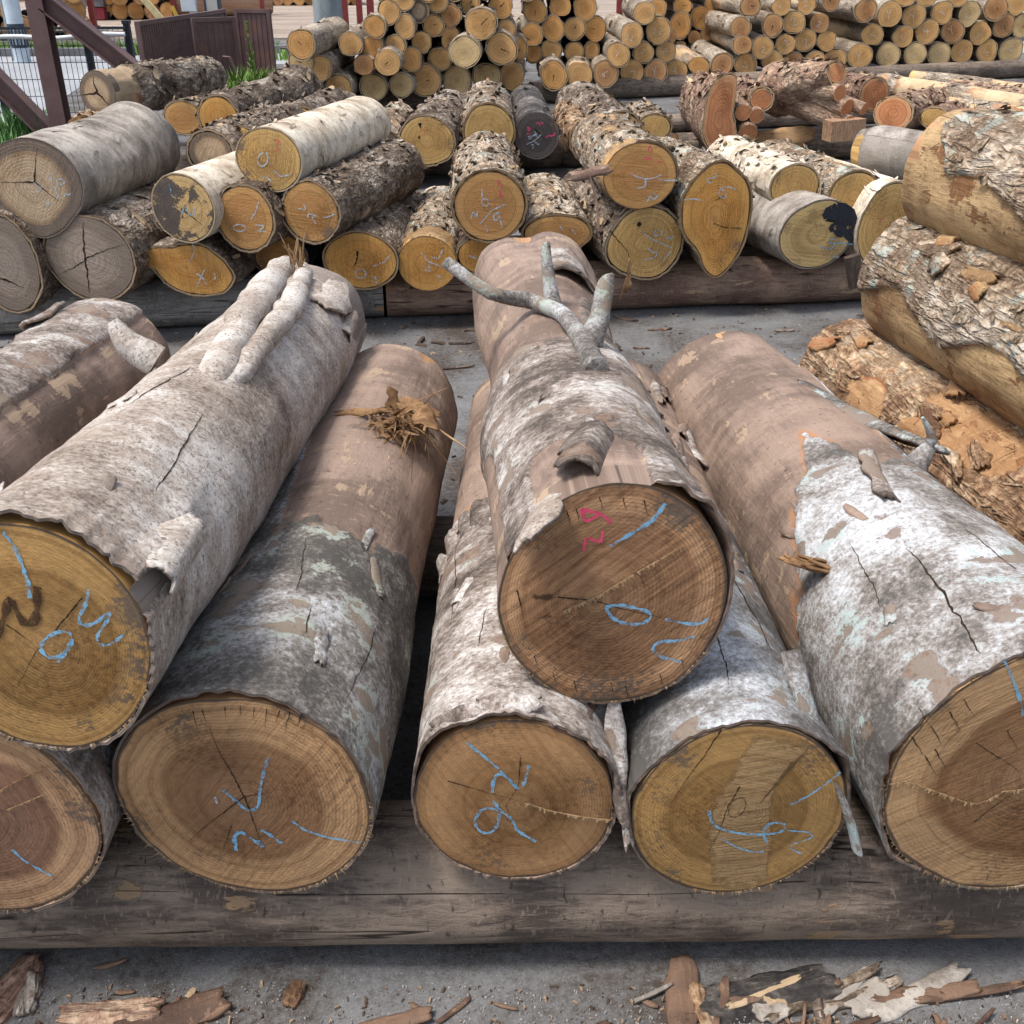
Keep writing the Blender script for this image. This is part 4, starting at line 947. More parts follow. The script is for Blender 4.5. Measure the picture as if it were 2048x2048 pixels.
mb = MB(); plate(mb, F.on(24, .06, .022), F.a + .05 * F.e2, F.circ(24), .15, .085, .007, .95, .03, .2, 88, 16, 16, .004); F.part(mb, 'bark_curl', BK['beech_tan'])
# nest of torn fibre
rs = np.random.RandomState(7)
c0, n0 = lift_on(A, 742 * 1.06, 808 * 1.06, .01)
mb = MB()
for k in range(190):
    a0 = rs.uniform(0, 2 * PI); rr = rs.uniform(.0, .075)
    p0 = c0 + A.e1 * rr * math.cos(a0) + A.a * rr * 1.2 * math.sin(a0) + n0 * rs.uniform(-.01, .03)
    dd = np.array((rs.normal(0, .6) + .25, -rs.uniform(.1, 1), rs.normal(0, .45))); dd /= np.linalg.norm(dd)
    ln = rs.uniform(.025, .08); cv = rs.normal(0, .45, 3)
    tt = np.linspace(0, 1, 6)[:, None]
    P = p0 + dd * ln * tt + (cv * ln) * tt ** 2 - Z * (.03 * tt ** 2)
    w = np.linspace(rs.uniform(.0015, .0075), .0008, 6)
    side = np.cross(dd, n0 + rs.normal(0, .3, 3)); side /= np.linalg.norm(side)
    V = np.concatenate([P - side * w[:, None], P + side * w[:, None]]); i = np.arange(5)
    mb.add(V, np.stack([i, i + 1, i + 7, i + 6], -1))
A.part(mb, 'fibre_nest', FIBRE, False, True)
for k, (u, v, l, w, dr) in enumerate(((-.02, .05, .09, .035, (-.2, .3, .8)), (-.09, .01, .13, .02, (-1, .2, -.15)), (.04, .03, .10, .05, (.7, -.3, -.2)), (.07, -.02, .09, .045, (.25, -1, -.25)))):
    mb = MB(); plate(mb, c0 + A.e1 * u + A.a * v + n0 * .03, dr, np.cross(dr, (.3, -.6, .5)), l, w, .004, .3, .1, .5, 90 + k, 12, 6, .006, s=-1.0); A.part(mb, 'torn_strip', FIBRE)
mb = MB(); q = c0 + A.e1 * .09; tube(mb, np.linspace(q, q + np.array((.085, -.06, -.035)), 4), [.004, .003, .003, .001], 5); A.part(mb, 'splinter', SPLINT, False)
# strip and spike on the thick log, torn chips at its bark edge
c0, n0 = lift_on(E, 1640 * 1.06, 790 * 1.06, .014)
mb = MB(); plate(mb, c0, np.array((.45, -1, .03)), E.circ(55), .42, .07, .008, .6, .03, .35, 95, 24, 9, .006); E.part(mb, 'bark_flap', BK['beech_blue'])
c0, n0 = lift_on(E, 1735 * 1.06, 870 * 1.06, .0)
mb = MB(); tube(mb, bend([c0 - n0 * .01, c0 + n0 * .05 + Z * .01, c0 + Z * .105 + E.e1 * -.01], 9), [.028, .024, .019, .015, .012, .009, .007, .005, .003], 9, .3, 96); E.part(mb, 'branch_stub', BK['beech_blue'])
c0, n0 = lift_on(E, 1560 * 1.06, 1075 * 1.06, .004)
for k in range(9):
    r_ = np.random.RandomState(k + 300)
    mb = MB(); plate(mb, c0 + E.e1 * r_.uniform(-.05, .05) + E.a * r_.uniform(-.02, .03) + n0 * .006, -E.e1 + .5 * E.a * r_.uniform(.2, 1) + n0 * .3, E.a, r_.uniform(.05, .10), r_.uniform(.008, .016), .004, .2, .1, .5, 100 + k, 8, 4, .003, s=-1.0)
    E.part(mb, 'torn_strip', FIBRE)
c0, n0 = lift_on(E, 1660 * 1.06, 900 * 1.06, .008)
mb = MB(); plate(mb, c0, E.a + .2 * E.e1, E.circ(75), .22, .045, .007, .3, .05, .5, 110, 16, 7, .006); E.part(mb, 'bark_flap', BK['beech_mix'])
c0 = E.on(92, .0, .014)
mb = MB(); plate(mb, c0 + E.a * .01, E.circ(92), E.a, .10, .05, .010, .7, -.25, .3, 111, 14, 9, .006); E.part(mb, 'bark_curl', BK['beech_tan'])
# ragged fibrous peel on the log with the planed strip
for k in range(11):
    r_ = np.random.RandomState(k + 400); dg = r_.uniform(35, 80); tt = r_.uniform(.45, .95)
    mb = MB(); plate(mb, D.on(dg, tt, .010), D.a + .2 * D.circ(dg) * r_.normal(), D.circ(dg), r_.uniform(.08, .22), r_.uniform(.02, .06), .006, .6, .08, .5, 120 + k, 12, 7, .006, s=-1.0 if k % 2 else 1.0); D.part(mb, 'bark_flap', BK['beech_mix'])
mb = MB(); p = at_y(1632, 1480, 1.25); tube(mb, bend([p + np.array((-.03, .1, .1)), p, p + np.array((.06, -.03, -.12)), p + np.array((.085, -.04, -.2))], 14), np.linspace(.024, .016, 14), 9, .3, 131, flat=.35); D.part(mb, 'bark_flap', BK['beech_blue'])
mb = MB(); p = at_y(1165, 1735, 1.30); plate(mb, p, (1, .2, .55), (0, 1, .3), .09, .05, .008, .2, .1, .3, 132, 10, 6, .004, s=-1.0); C.part(mb, 'bark_flap', BK['sleeper_red'])
# cap of bark on the bare brown log at the edge
for k, (dg, tt, l, w) in enumerate(((116, .90, .16, .05), (122, .70, .14, .05))):
    mb = MB(); plate(mb, I.on(dg, tt, .016), I.a, I.circ(dg), l, w, .008, .35, .05, .35, 140 + k, 18, 10, .006); I.part(mb, 'bark_flap', BK['beech_mix'])
# stringy torn bark on the right edge stack
for L_, n_f, sd in ((L1, 26, 500), (L2, 26, 600), (L3, 30, 700)):
    mb = MB()
    for k in range(n_f * 3):
        r_ = np.random.RandomState(sd + k); dg = r_.uniform(70, 175); tt = r_.uniform(.3, .99); q = L_.on(dg, tt, .0)
        dd = L_.nrm(dg) * r_.uniform(.2, .8) + L_.a * r_.normal(0, .6) + L_.circ(dg) * r_.normal(0, .5) - Z * .2
        ln = r_.uniform(.02, .07); e = q + dd * ln; mdl = (q + e) / 2 + r_.normal(0, .008, 3)
        tube(mb, [q, mdl, e], [.0013, .001, .0005], 3, caps=False)
    L_.part(mb, 'bark_strings', FIBRE, False, True)
    for k in range(n_f // 3):
        r_ = np.random.RandomState(sd + k + 90); dg = r_.uniform(75, 150); tt = r_.uniform(.4, .97)
        mb = MB(); plate(mb, L_.on(dg, tt, .012), L_.a + .4 * L_.circ(dg) * r_.normal(), L_.circ(dg), r_.uniform(.05, .13), r_.uniform(.03, .06), .008, .4, .1, .5, sd + k, 10, 7, .006, s=1.0 if k % 2 else -.1); L_.part(mb, 'bark_flap', BK['rough_brown' if L_ is L3 else 'rough_lichen'])

# ------------------------------------------------------------------ second row
R2 = 'logs of the second row'
K = 1.06
def row_log(name, label, group, cx, cy, w, h, Y, dx, L, dz=0.0, bark='rough', end='orange', rb=1.0, na=80, nl=70, z1=None, **kw):
    """face measured in the photograph (centre, width, height), axis slope dx per metre of depth"""
    c, rh, rv = face(cx * K, (cy - h / 2) * K, (cy + h / 2) * K, w * K, Y)
    d = np.array((dx, 1.0, dz)); d /= np.linalg.norm(d)
    P1 = c + d * L * (.66 if group == R2 else 1.0)
    return Log(name, label, 'log', group, c, P1, rh, rh * rb, rv, rv * rb, bark=bark, end=end, na=na, nl=nl, **kw)
rg = dict(rough=.009, tb=.012, flakes=170, flk=(.05, .022, .014))
row2 = {}
def r2(key, *a, **k): row2[key] = row_log('sawn_log', *a, **k); return row2[key]
r2('a', 'dark weathered cracked log end at the picture edge in the second row', R2, 10, 497, 132, 176, 4.60, .15, 1.7, bark='rough', end='grey', seed=201, **rg)
r2('b', 'grey weathered log end split by a deep vertical crack, silver bark', R2, 167, 487, 182, 152, 4.60, .18, 1.8, bark='rough', end='grey', seed=202, rough=.006, tb=.010, flakes=120, flk=(.06, .03, .014), ol0=[(0, 1), (60, 1.02), (180, .96), (210, .92), (270, 1.02)])
r2('c', 'large smooth weathered grey log lying across the top at left, dark ringed end', R2, 62, 352, 205, 180, 4.62, .14, 1.62, dz=.012, bark='weathered', end='greytan', seed=203, rb=.92, tb=.004, wob=.05, flare=-.05, lumps=((.86, 70, .10, 40, .05), (.55, 200, .3, 60, .03)), ol0=[(0, 1), (45, 1.02), (120, .95), (180, 1.05), (225, .95), (270, 1.05), (315, .9)], flakes=20)
r2('d', 'orange pear shaped log end under the blue stained birch log', R2, 350, 503, 195, 112, 4.66, .12, 1.7, bark='rough', end='orange', seed=204, ol0=[(0, .86), (30, .78), (60, .82), (110, .62), (150, .95), (168, 1.08), (190, .62), (225, .66), (270, .86), (310, 1.05), (340, .98)], ol1=[(0, 1), (150, .9)], **rg)
r2('e', 'cream barked log end with blue black stains and a chalked letter', R2, 346, 394, 126, 122, 4.62, .24, 1.7, bark='birch', end='blue', seed=205, rough=.003, tb=.006, flakes=40, ol0=[(0, 1), (120, 1.05), (230, .97)])
r2('f', 'round orange brown log end chalked with a zero and a two', R2, 462, 411, 112, 120, 4.64, .2, 1.6, bark='rough', end='brown', seed=206, **rg)
r2('g', 'brown log end with shaggy grey bark beside the round orange brown end', R2, 586, 400, 112, 112, 4.66, .26, 1.7, bark='rough', end='brown', seed=207, rb=1.05, **rg)
r2('h', 'cream barked log on top at the left, red mark and chalked zero on its end', R2, 506, 299, 132, 112, 4.70, .24, 1.75, bark='birch', end='straw', seed=208, rough=.0025, tb=.006, flakes=25, ol0=[(0, 1), (60, 1.02), (200, .97), (290, 1.08)])
r2('i', 'dim brown log end half hidden behind the pale tan log', R2, 528, 482, 100, 84, 4.9, .1, 1.5, bark='black', end='brown', seed=209, **rg)
r2('j', 'bright orange log end with a dark slit, chalked zero and two', R2, 681, 491, 133, 106, 4.78, .05, 1.7, bark='rough', end='orange', seed=210, rough=.005, tb=.010, flakes=90, ol0=[(0, 1.02), (60, .96), (120, 1), (180, 1.04), (240, .96), (300, 1)])
r2('k', 'orange log end with a pale bark collar beside the bright orange end', R2, 806, 497, 112, 103, 4.80, .0, 1.7, bark='rough_lichen', end='orange', seed=211, sf=lambda d, t: 1.2 - 2.4 * (t < .16), **rg)
r2('l', 'small orange log end peeping out under the chalked nineteen log', R2, 906, 482, 82, 66, 4.86, -.02, 1.5, bark='rough', end='orange', seed=212, **rg)
r2('m', 'brown log end high in the second row with pink and blue figures', R2, 924, 389, 132, 130, 4.80, -.04, 1.7, bark='rough_lichen', end='brown', seed=213, **rg)
r2('n', 'flat lying log with split bark half hidden behind the topmost log', R2, 1052, 440, 125, 66, 4.85, -.06, 1.5, bark='rough_lichen', end='brown', seed=214, **rg)
r2('o', 'log with cream peeling bark high in the second row, pale blue chalk on brown', R2, 1206, 331, 142, 124, 4.95, -.06, 1.75, dz=-.02, bark='rough_lichen', end='brown', seed=215, rough=.006, tb=.012, flakes=130, flk=(.05, .022, .014), sf=lambda d, t: 1.2 - 2.6 * ((t < .10) & (d > 95)) - 1.6 * np.exp(-((d - 110) / 20.) ** 2 - ((t - .45) / .2) ** 2), ol0=[(0, 1), (55, 1.03), (90, 1), (150, .95), (200, .98), (270, 1.03)])
r2('p', 'straw coloured log end with a small knot hole under the cream peeling log', R2, 1216, 457, 148, 136, 4.98, -.22, 1.5, bark='rough', end='straw', seed=216, rough=.010, tb=.012, flakes=170, flk=(.05, .022, .014), ol0=[(0, 1.0), (60, .98), (110, .96), (150, .9), (200, 1.02), (250, .92), (290, 1.03), (330, 1.0)])
r2('q', 'tall tear shaped orange log end chalked twenty six', R2, 1349, 411, 130, 216, 4.98, -.12, 1.7, bark='rough_lichen', end='orange', seed=217, rough=.007, tb=.012, flakes=110, flk=(.05, .022, .014), ol0=[(0, 1.0), (30, 1.05), (60, .96), (90, .98), (130, .95), (160, 1.05), (190, .95), (220, .70), (240, .70), (262, .92), (280, 1.05), (300, 1.02), (330, 1.0)], ol1=[(0, 1), (90, .7), (270, .7)])
r2('r', 'yellow log end half soaked in blue black stain', R2, 1541, 441, 158, 126, 5.05, -.32, 1.6, bark='weathered', end='blue2', seed=218, rough=.003, tb=.006, flakes=20, ol0=[(0, 1), (35, 1.06), (120, .92), (180, 1.0), (250, 1)])
r2('s', 'yellow log end with pink marks tucked behind the right edge stack', R2, 1672, 425, 118, 150, 5.12, -.2, 1.7, bark='birch', end='straw', seed=219, rough=.004, tb=.008, flakes=40, ol0=[(0, 1), (60, 1.1), (150, .9), (240, 1.05)])
z1_ = lambda pts: zs(pts, .3623, (0, 0)); z2_ = lambda pts: zs(pts, .3623, (600, 0)); z3_ = lambda pts: zs(pts, .3872, (1300, 0)); z4_ = lambda pts: zs(pts, .2484, (1080, 180))
W2 = .008
row2['b'].cracks([z1_([(470, 1430), (462, 1330), (460, 1220)]), z1_([(470, 1430), (485, 1530), (492, 1620)])], .013)
row2['b'].cracks([z1_([(470, 1430), (560, 1390), (690, 1345)]), z1_([(470, 1440), (380, 1490), (320, 1515)])], .007)
row2['a'].cracks([z1_([(0, 1535), (70, 1560), (130, 1590)])], .012)
row2['c'].cracks([z1_([(190, 1005), (195, 920), (205, 820)]), z1_([(190, 1005), (90, 1005), (0, 1005)]), z1_([(190, 1005), (260, 1060), (330, 1115)])], .009)
row2['c'].mark([z1_([(272, 955), (290, 1010), (328, 1090)]), z1_([(185, 1005), (235, 1040), (205, 1060)]), ell(*z1_([(335, 1003)])[0], 8, 6), z1_([(358, 1085), (362, 1062), (382, 1082), (392, 1060)]), z1_([(240, 1110), (255, 1140), (275, 1115)])], CH_PALE, W2)
row2['h'].mark([ell(*z1_([(1452, 880)])[0], 10, 15, 20), z1_([(1450, 990), (1462, 968), (1478, 985), (1498, 1000)]), z1_([(1508, 940), (1550, 975), (1598, 965)])], CH_PALE, W2)
row2['h'].mark([z1_([(1510, 775), (1545, 770), (1520, 800), (1550, 790)]), z1_([(1515, 840), (1535, 805), (1545, 840)])], CH_RED, W2 * 1.1)
row2['e'].mark([z1_([(935, 1020), (945, 1055), (952, 1088)]), z1_([(1003, 1182), (1020, 1135), (1045, 1188), (1072, 1190), (1080, 1138)])], CH_BLUE, W2)
row2['e'].cracks([z1_([(1000, 1150), (1060, 1195), (1125, 1250)])], .008)
row2['f'].mark([z1_([(1428, 1115), (1412, 1170), (1385, 1210)]), ell(*z1_([(1322, 1258)])[0], 13, 7, 5), z1_([(1410, 1243), (1460, 1245), (1448, 1262), (1420, 1275), (1468, 1277)])], CH_PALE, W2)
row2['g'].mark([z1_([(1645, 1150), (1692, 1160), (1675, 1125)]), z1_([(1700, 1200), (1700, 1178), (1752, 1192), (1720, 1200), (1745, 1235)]), z1_([(1788, 1200), (1820, 1195), (1852, 1178)])], CH_PALE, W2)
row2['d'].mark([z1_([(1065, 1342), (1072, 1395), (1050, 1442)]), z1_([(1088, 1582), (1110, 1530), (1130, 1488)]), z1_([(1085, 1510), (1118, 1530), (1145, 1575)]), z1_([(1178, 1508), (1196, 1528), (1180, 1545)])], CH_PALE, W2)
row2['j'].mark([ell(*z2_([(335, 1510)])[0], 11, 9), z2_([(398, 1530), (425, 1530), (415, 1552), (432, 1565)]), z2_([(403, 1470), (460, 1450), (497, 1408)])], CH_PALE, W2)
row2['j'].cracks([z2_([(318, 1385), (318, 1430), (290, 1480)])], .012)
row2['k'].mark([z2_([(668, 1392), (710, 1445), (792, 1475)]), z2_([(728, 1418), (765, 1430), (788, 1378)]), z2_([(688, 1490), (722, 1497), (708, 1455)]), z2_([(748, 1520), (782, 1528), (775, 1552)])], CH_PALE, W2)
row2['l'].mark([z2_([(930, 1410), (980, 1430), (1020, 1375)])], CH_PALE, W2)
row2['m'].mark([z2_([(1005, 1045), (1003, 1130), (1040, 1140), (1040, 1100), (1008, 1100)]), z2_([(993, 1237), (1060, 1160), (1132, 1128)]), z2_([(945, 1205), (955, 1165), (975, 1205), (978, 1162)]), z2_([(1100, 1172), (1066, 1188), (1075, 1222), (1102, 1200), (1098, 1172), (1116, 1262)]), z2_([(1022, 1238), (1036, 1278)])], CH_PALE, W2 * 1.1)
row2['m'].mark([z2_([(1090, 995), (1110, 1000)]), z2_([(1100, 995), (1098, 1030), (1118, 1025)]), z2_([(1095, 1050), (1112, 1060), (1098, 1085), (1120, 1080)])], CH_PINK, W2)
row2['n'].mark([z2_([(1432, 1245), (1450, 1270)]), z2_([(1500, 1265), (1520, 1290)])], CH_PALE, W2)
row2['o'].mark([z4_([(730, 675), (800, 705), (850, 718), (920, 708), (975, 682)]), z4_([(850, 718), (850, 780), (775, 792)]), z4_([(945, 716), (1010, 728), (1105, 728)]), z4_([(865, 900), (880, 850), (915, 885), (948, 855), (910, 825)])], CH_PALE, W2 * 1.1)
row2['o'].mark([z4_([(870, 495), (885, 440), (905, 495)]), z4_([(850, 535), (865, 565), (880, 540), (895, 560)]), z4_([(945, 575), (985, 585)])], CH_PINK, W2)
row2['p'].mark([z4_([(810, 1135), (880, 1190), (1050, 1268)]), ell(*z4_([(948, 1150)])[0], 8, 6), z4_([(1010, 1195), (1080, 1180)]), z4_([(1030, 1160), (1060, 1210)]), z4_([(865, 1272), (910, 1310), (950, 1300), (930, 1345), (840, 1368)]), z4_([(1050, 1300), (1020, 1340), (980, 1365)])], CH_PALE, W2)
row2['p'].cracks([z4_([(560, 1130), (640, 1220), (710, 1310), (740, 1440)])], .007)
mb = MB(); tube(mb, [on_plane(*z4_([(798, 1080)])[0], row2['p'].P0, row2['p'].a) - row2['p'].a * .002 + row2['p'].a * k for k in (0, .0015)], [.012, .010], 9); row2['p'].part(mb, 'knot_hole', CRACK)
row2['q'].mark([z4_([(1408, 660), (1425, 705), (1340, 712), (1350, 740), (1385, 750)]), z4_([(1580, 800), (1530, 782), (1460, 782), (1435, 825), (1460, 870), (1495, 870), (1498, 835), (1465, 800)]), z4_([(1155, 885), (1220, 875), (1298, 886)])], CH_PALE, W2 * 1.1)
row2['q'].cracks([z4_([(1480, 850), (1440, 875), (1385, 900)])], .007)
row2['q'].ridge(z4_([(1400, 1070), (1500, 1105), (1640, 1110)]), 60, .012, CRACK)
row2['r'].mark([z3_([(868, 1268), (905, 1285), (945, 1280), (962, 1240), (930, 1230), (922, 1258), (1000, 1255), (1048, 1262)])], CH_BLUE, W2 * 1.1)
row2['r'].mark([z3_([(925, 1330), (945, 1322), (975, 1330)])], CH_PALE, W2)
row2['s'].mark([z3_([(1170, 1130), (1195, 1125), (1180, 1160)]), z3_([(1165, 1200), (1190, 1180), (1200, 1205)])], CH_RED, W2)
# blue black soak on the yellow end
bp = z3_([(905, 1075), (960, 1045), (1010, 1048), (1055, 1080), (1076, 1140), (1074, 1200), (1060, 1250), (1030, 1252), (1000, 1225), (965, 1225), (945, 1195), (930, 1200), (918, 1165), (950, 1150), (930, 1130), (900, 1140), (888, 1110)])
PP = np.array([on_plane(x, y, row2['r'].P0, row2['r'].a) for x, y in bp]) - row2['r'].a * .002; nP = len(PP)
M_ = Mat('blue_black_stain'); _p = M_.obj(); _n = M_.noise(_p, 22, 6, .7, .4); M_.out(M_.mix(M_.map(_n, .3, .7), (.018, .021, .032), (.035, .036, .045)), .8)
_t = M_.node('ShaderNodeBsdfTransparent'); _x = M_.node('ShaderNodeMixShader'); M_.set(_x.inputs[0], M_.map(_n, .37, .42)); M_.t.links.new(_t.outputs[0], _x.inputs[1]); M_.t.links.new(M_.b.outputs[0], _x.inputs[2]); M_.t.links.new(_x.outputs[0], M_.outn.inputs[0])
mb = MB(); mb.add(np.vstack([PP, PP.mean(0)]), None, [(i, (i + 1) % nP, nP) for i in range(nP)]); row2['r'].part(mb, 'stain', M_.m, False)
# logs deeper in the second row, seen over and between the ends
R2B = 'logs behind the second row ends'
def pl_log(label, group, p, q, r0, r1, name='sawn_log', **k): return Log(name, label, 'log', group, p, q, r0, r1, na=k.pop('na', 64), nl=k.pop('nl', 60), **k)
r2('t', 'rough grey log end with radial cracks behind the large weathered grey log', R2, 397, 288, 84, 78, 5.5, .1, 1.5, bark='rough', end='greytan', seed=230, **rg)
r2('u', 'yellow log end squeezed between two others behind the cream barked log', R2, 452, 268, 66, 58, 5.7, .1, 1.4, bark='rough', end='straw', seed=231, **rg)
r2('v', 'silver barked log lying low under the large weathered grey log', R2, 300, 452, 90, 80, 4.95, .1, 1.5, bark='rough', end='brown', seed=232, **rg)
r2('w', 'pale barked log lying behind the blue stained end', R2, 1500, 352, 95, 80, 5.25, -.2, 1.35, bark='birch', end='straw', seed=233, rough=.006, tb=.010, flakes=120, flk=(.06, .03, .016))
r2('x', 'pale barked log nearest the right edge stack behind the blue stained end', R2, 1612, 368, 100, 84, 5.2, -.2, 1.5, bark='rough_lichen', end='straw', seed=234, rough=.006, tb=.010, flakes=120, flk=(.06, .03, .016), sf=lambda d, t: 1.2 - 2.2 * np.exp(-((d - 80) / 30.) ** 2 - ((t - .4) / .3) ** 2))
LG0 = pl_log('smooth silver grey log with a rounded end above the blue stained end', R2, at_y(2010, 345, 5.15), at_y(1722, 296, 5.75), .125, .12, bark='weathered', end='straw', seed=235, tb=.004, lumps=((.99, 90, .05, 400, -.03),),
             sf=lambda d, t: sstep(150, 120, d) * 2 - .8)
# thin curled strips of bark lifting from the nearest logs
for L_, bk_, n_s, t_lo, t_hi, sd in ((A, 'beech_green', 6, .05, .34, 31), (F, 'beech_tan', 9, .05, .85, 32), (H, 'beech_mix', 8, .12, .5, 33), (E, 'beech_blue', 7, .05, .42, 34), (D, 'beech_slate', 6, .06, .45, 35), (C, 'beech_mix', 6, .03, .42, 36)):
    for k in range(n_s):
        r_ = np.random.RandomState(sd * 50 + k); dg = r_.uniform(35, 150); tt = r_.uniform(t_lo, t_hi)
        mb = MB(); plate(mb, L_.on(dg, tt, .0035), L_.a + r_.normal(0, .5) * L_.circ(dg) + .06 * L_.nrm(dg), L_.circ(dg), r_.uniform(.03, .09), r_.uniform(.012, .03), .0025, .25, .06, .3, sd * 50 + k, 10, 6, .003, s=1.0 if r_.rand() < .6 else -.6); L_.part(mb, 'bark_flap', BK[bk_])

# ------------------------------------------------------------------ third row
R3 = 'logs of the third row'
rg3 = dict(rough=.011, tb=.014, flakes=110, flk=(.08, .035, .02), na=56, nl=44)
row3 = {}
def r3(key, label, *a, **k):
    kk = dict(rg3); kk.update(k); row3[key] = row_log('sawn_log', label, R3, *a, **kk); return row3[key]
def r3p(key, label, cx, cy, w, h, Y, bx, by, BY, rb=1.0, **k):
    kk = dict(rg3); kk.update(k)
    c, rh, rv = face(cx * K, (cy - h / 2) * K, (cy + h / 2) * K, w * K, Y)
    row3[key] = Log('sawn_log', label, 'log', R3, c, at_y(bx * K, by * K, BY), rh, rh * rb, rv, rv * rb, **kk); return row3[key]
r3p('a', 'grey log with a three way cracked end in front of the steel gate', 184, 176, 74, 84, 7.4, 395, 148, 8.9, 1.02, bark='rough', end='greytan', seed=301, sf=lambda d, t: (t - .22) * 7, rough=.016)
r3p('a2', 'small brown stub of a log at the foot of the steel post', 155, 240, 42, 36, 7.0, 230, 225, 8.3, bark='rough_brown', end='brown', seed=302)
r3p('b', 'round orange log end with silver scaly bark above the cream barked log', 412, 222, 77, 78, 6.9, 570, 166, 8.5, .98, bark='rough', end='orange', seed=303, lumps=((.9, 90, .2, 80, .04),))
r3p('c', 'dark rough barked log behind the round orange end', 345, 222, 70, 60, 7.3, 450, 200, 8.6, bark='rough', end='brown', seed=304)
r3p('d', 'silver scaly barked log lying behind the cream barked log', 560, 232, 80, 60, 7.2, 625, 195, 8.8, bark='rough', end='brown', seed=305)
r3p('d2', 'brown scaly barked log between the silver log and the grey tan end', 650, 248, 76, 66, 7.9, 650, 205, 9.4, bark='rough', end='brown', seed=306)
r3('e', 'grey tan log end with a rough bark hood in the third row', 721, 281, 72, 68, 8.15, -.02, 1.6, bark='rough_lichen', end='greytan', seed=307)
r3('f', 'straw log end with two knot holes and a pink mark', 805, 266, 101, 94, 8.2, .06, 1.6, bark='rough', end='straw', seed=308, ol0=[(0, 1.02), (60, .95), (120, 1.02), (200, .98), (300, .95), (330, 1.05)])
r3('g', 'straw log end with cream shaggy bark, faint red smudge', 921, 247, 97, 96, 8.35, -.02, 1.6, bark='rough_lichen', end='straw', seed=309, ol0=[(0, 1), (120, 1.02), (150, .92), (300, 1.02)])
r3('h', 'black log end covered in pink and pale blue figures', 1013, 256, 76, 82, 8.4, -.03, 1.9, bark='black', end='dark', seed=310, rough=.004, flakes=20)
r3('i', 'narrow black log end with white figures beside the black log', 1101, 266, 48, 64, 8.5, -.05, 1.4, bark='rough_brown', end='dark', seed=311)
r3p('j', 'shaggy stringy barked log behind the cream peeling log', 1165, 252, 95, 80, 8.7, 1095, 196, 10.2, 1.1, bark='rough', end='brown', seed=312)
r3p('j2', 'short knobby barked log end behind the cream peeling log', 1235, 240, 60, 46, 8.9, 1205, 215, 9.8, bark='rough_lichen', end='straw', seed=313)
r3p('k', 'red cherry log with a large kidney shaped end', 1363, 214, 68, 142, 8.85, 1305, 190, 9.7, .92, bark='cherry', end='cherry', seed=314, ol0=[(0, .50), (30, .70), (60, 1.12), (85, 1.02), (110, 1.0), (150, 1.02), (180, .95), (210, 1.12), (240, 1.05), (270, 1.02), (300, 1.18), (330, 1.0), (350, .62)], ol1=[(0, 1), (90, .7), (270, .7)], pith=(-.2, -.2))
r3p('l', 'branchy cherry log with four red cut ends in a cluster', 1437, 187, 42, 40, 8.95, 1380, 175, 9.9, 1.7, bark='cherry', end='cherry', seed=315, rough=.014)
r3p('m', 'thick knotty cherry log with several sawn branches', 1579, 137, 44, 40, 9.05, 1470, 168, 9.6, 2.6, bark='cherry', end='cherry', seed=316, rough=.018, wob=.08)
r3p('n', 'half hidden orange log end beside the knotty cherry log', 1685, 214, 68, 60, 8.9, 1790, 190, 10.2, bark='cherry', end='cherry', seed=317)
r3p('n2', 'log with a thin cut end behind the orange end', 1762, 222, 50, 34, 8.9, 1850, 200, 10.2, bark='cherry', end='straw', seed=318)
row3['o'] = Log('sawn_log', 'long pale peeled log lying slantwise at far right', 'log', R3, at_y(2030 * K, 222 * K, 8.7), at_y(1660 * K, 160 * K, 10.6), .115, .10, bark='stack', end='straw', seed=319, rough=.006, tb=.010, na=48, nl=60, flakes=80, flk=(.08, .03, .02), sf=lambda d, t: .3 * np.sin(t * 14) - .15)
row3['o2'] = Log('sawn_log', 'brown scaly log lying slantwise beside the long pale peeled log', 'log', R3, at_y(2080 * K, 215 * K, 9.4), at_y(1800 * K, 170 * K, 10.9), .10, .09, bark='cherry', end='straw', seed=320, rough=.014, tb=.010, na=48, nl=50, flakes=120, flk=(.08, .03, .02))
row3['o3'] = Log('sawn_log', 'cream log under the long pale peeled log', 'log', R3, at_y(1980 * K, 240 * K, 8.5), at_y(1770 * K, 205 * K, 9.8), .12, .11, bark='stack', end='straw', seed=321, rough=.006, tb=.010, na=40, nl=40, flakes=60, flk=(.08, .03, .02), sf=lambda d, t: .3 * np.cos(t * 11))
row3['o4'] = Log('sawn_log', 'thin cream pole lying farthest back of the slantwise poles', 'log', R3, at_y(2100 * K, 196 * K, 10.2), at_y(1720 * K, 148 * K, 11.6), .085, .08, bark='stack', end='straw', seed=322, rough=.006, tb=.008, na=32, nl=40, flakes=50, flk=(.08, .03, .02), sf=lambda d, t: .3 * np.sin(t * 9 + 1))
row3['o5'] = Log('sawn_log', 'scaly pole lying just above the thick peeled tan log', 'log', R3, at_y(2120 * K, 245 * K, 8.4), at_y(1850 * K, 196 * K, 9.6), .10, .09, bark='stack', end='straw', seed=323, rough=.010, tb=.010, na=32, nl=40, flakes=80, flk=(.08, .03, .02))
row3['q'] = Log('sawn_log', 'reddish cherry log lying behind the knotty branches', 'log', R3, at_y(1650 * K, 178 * K, 9.6), at_y(1540 * K, 160 * K, 10.6), .13, .13, bark='cherry', end='cherry', seed=324, rough=.014, tb=.012, na=40, nl=40, flakes=90, flk=(.08, .03, .02))
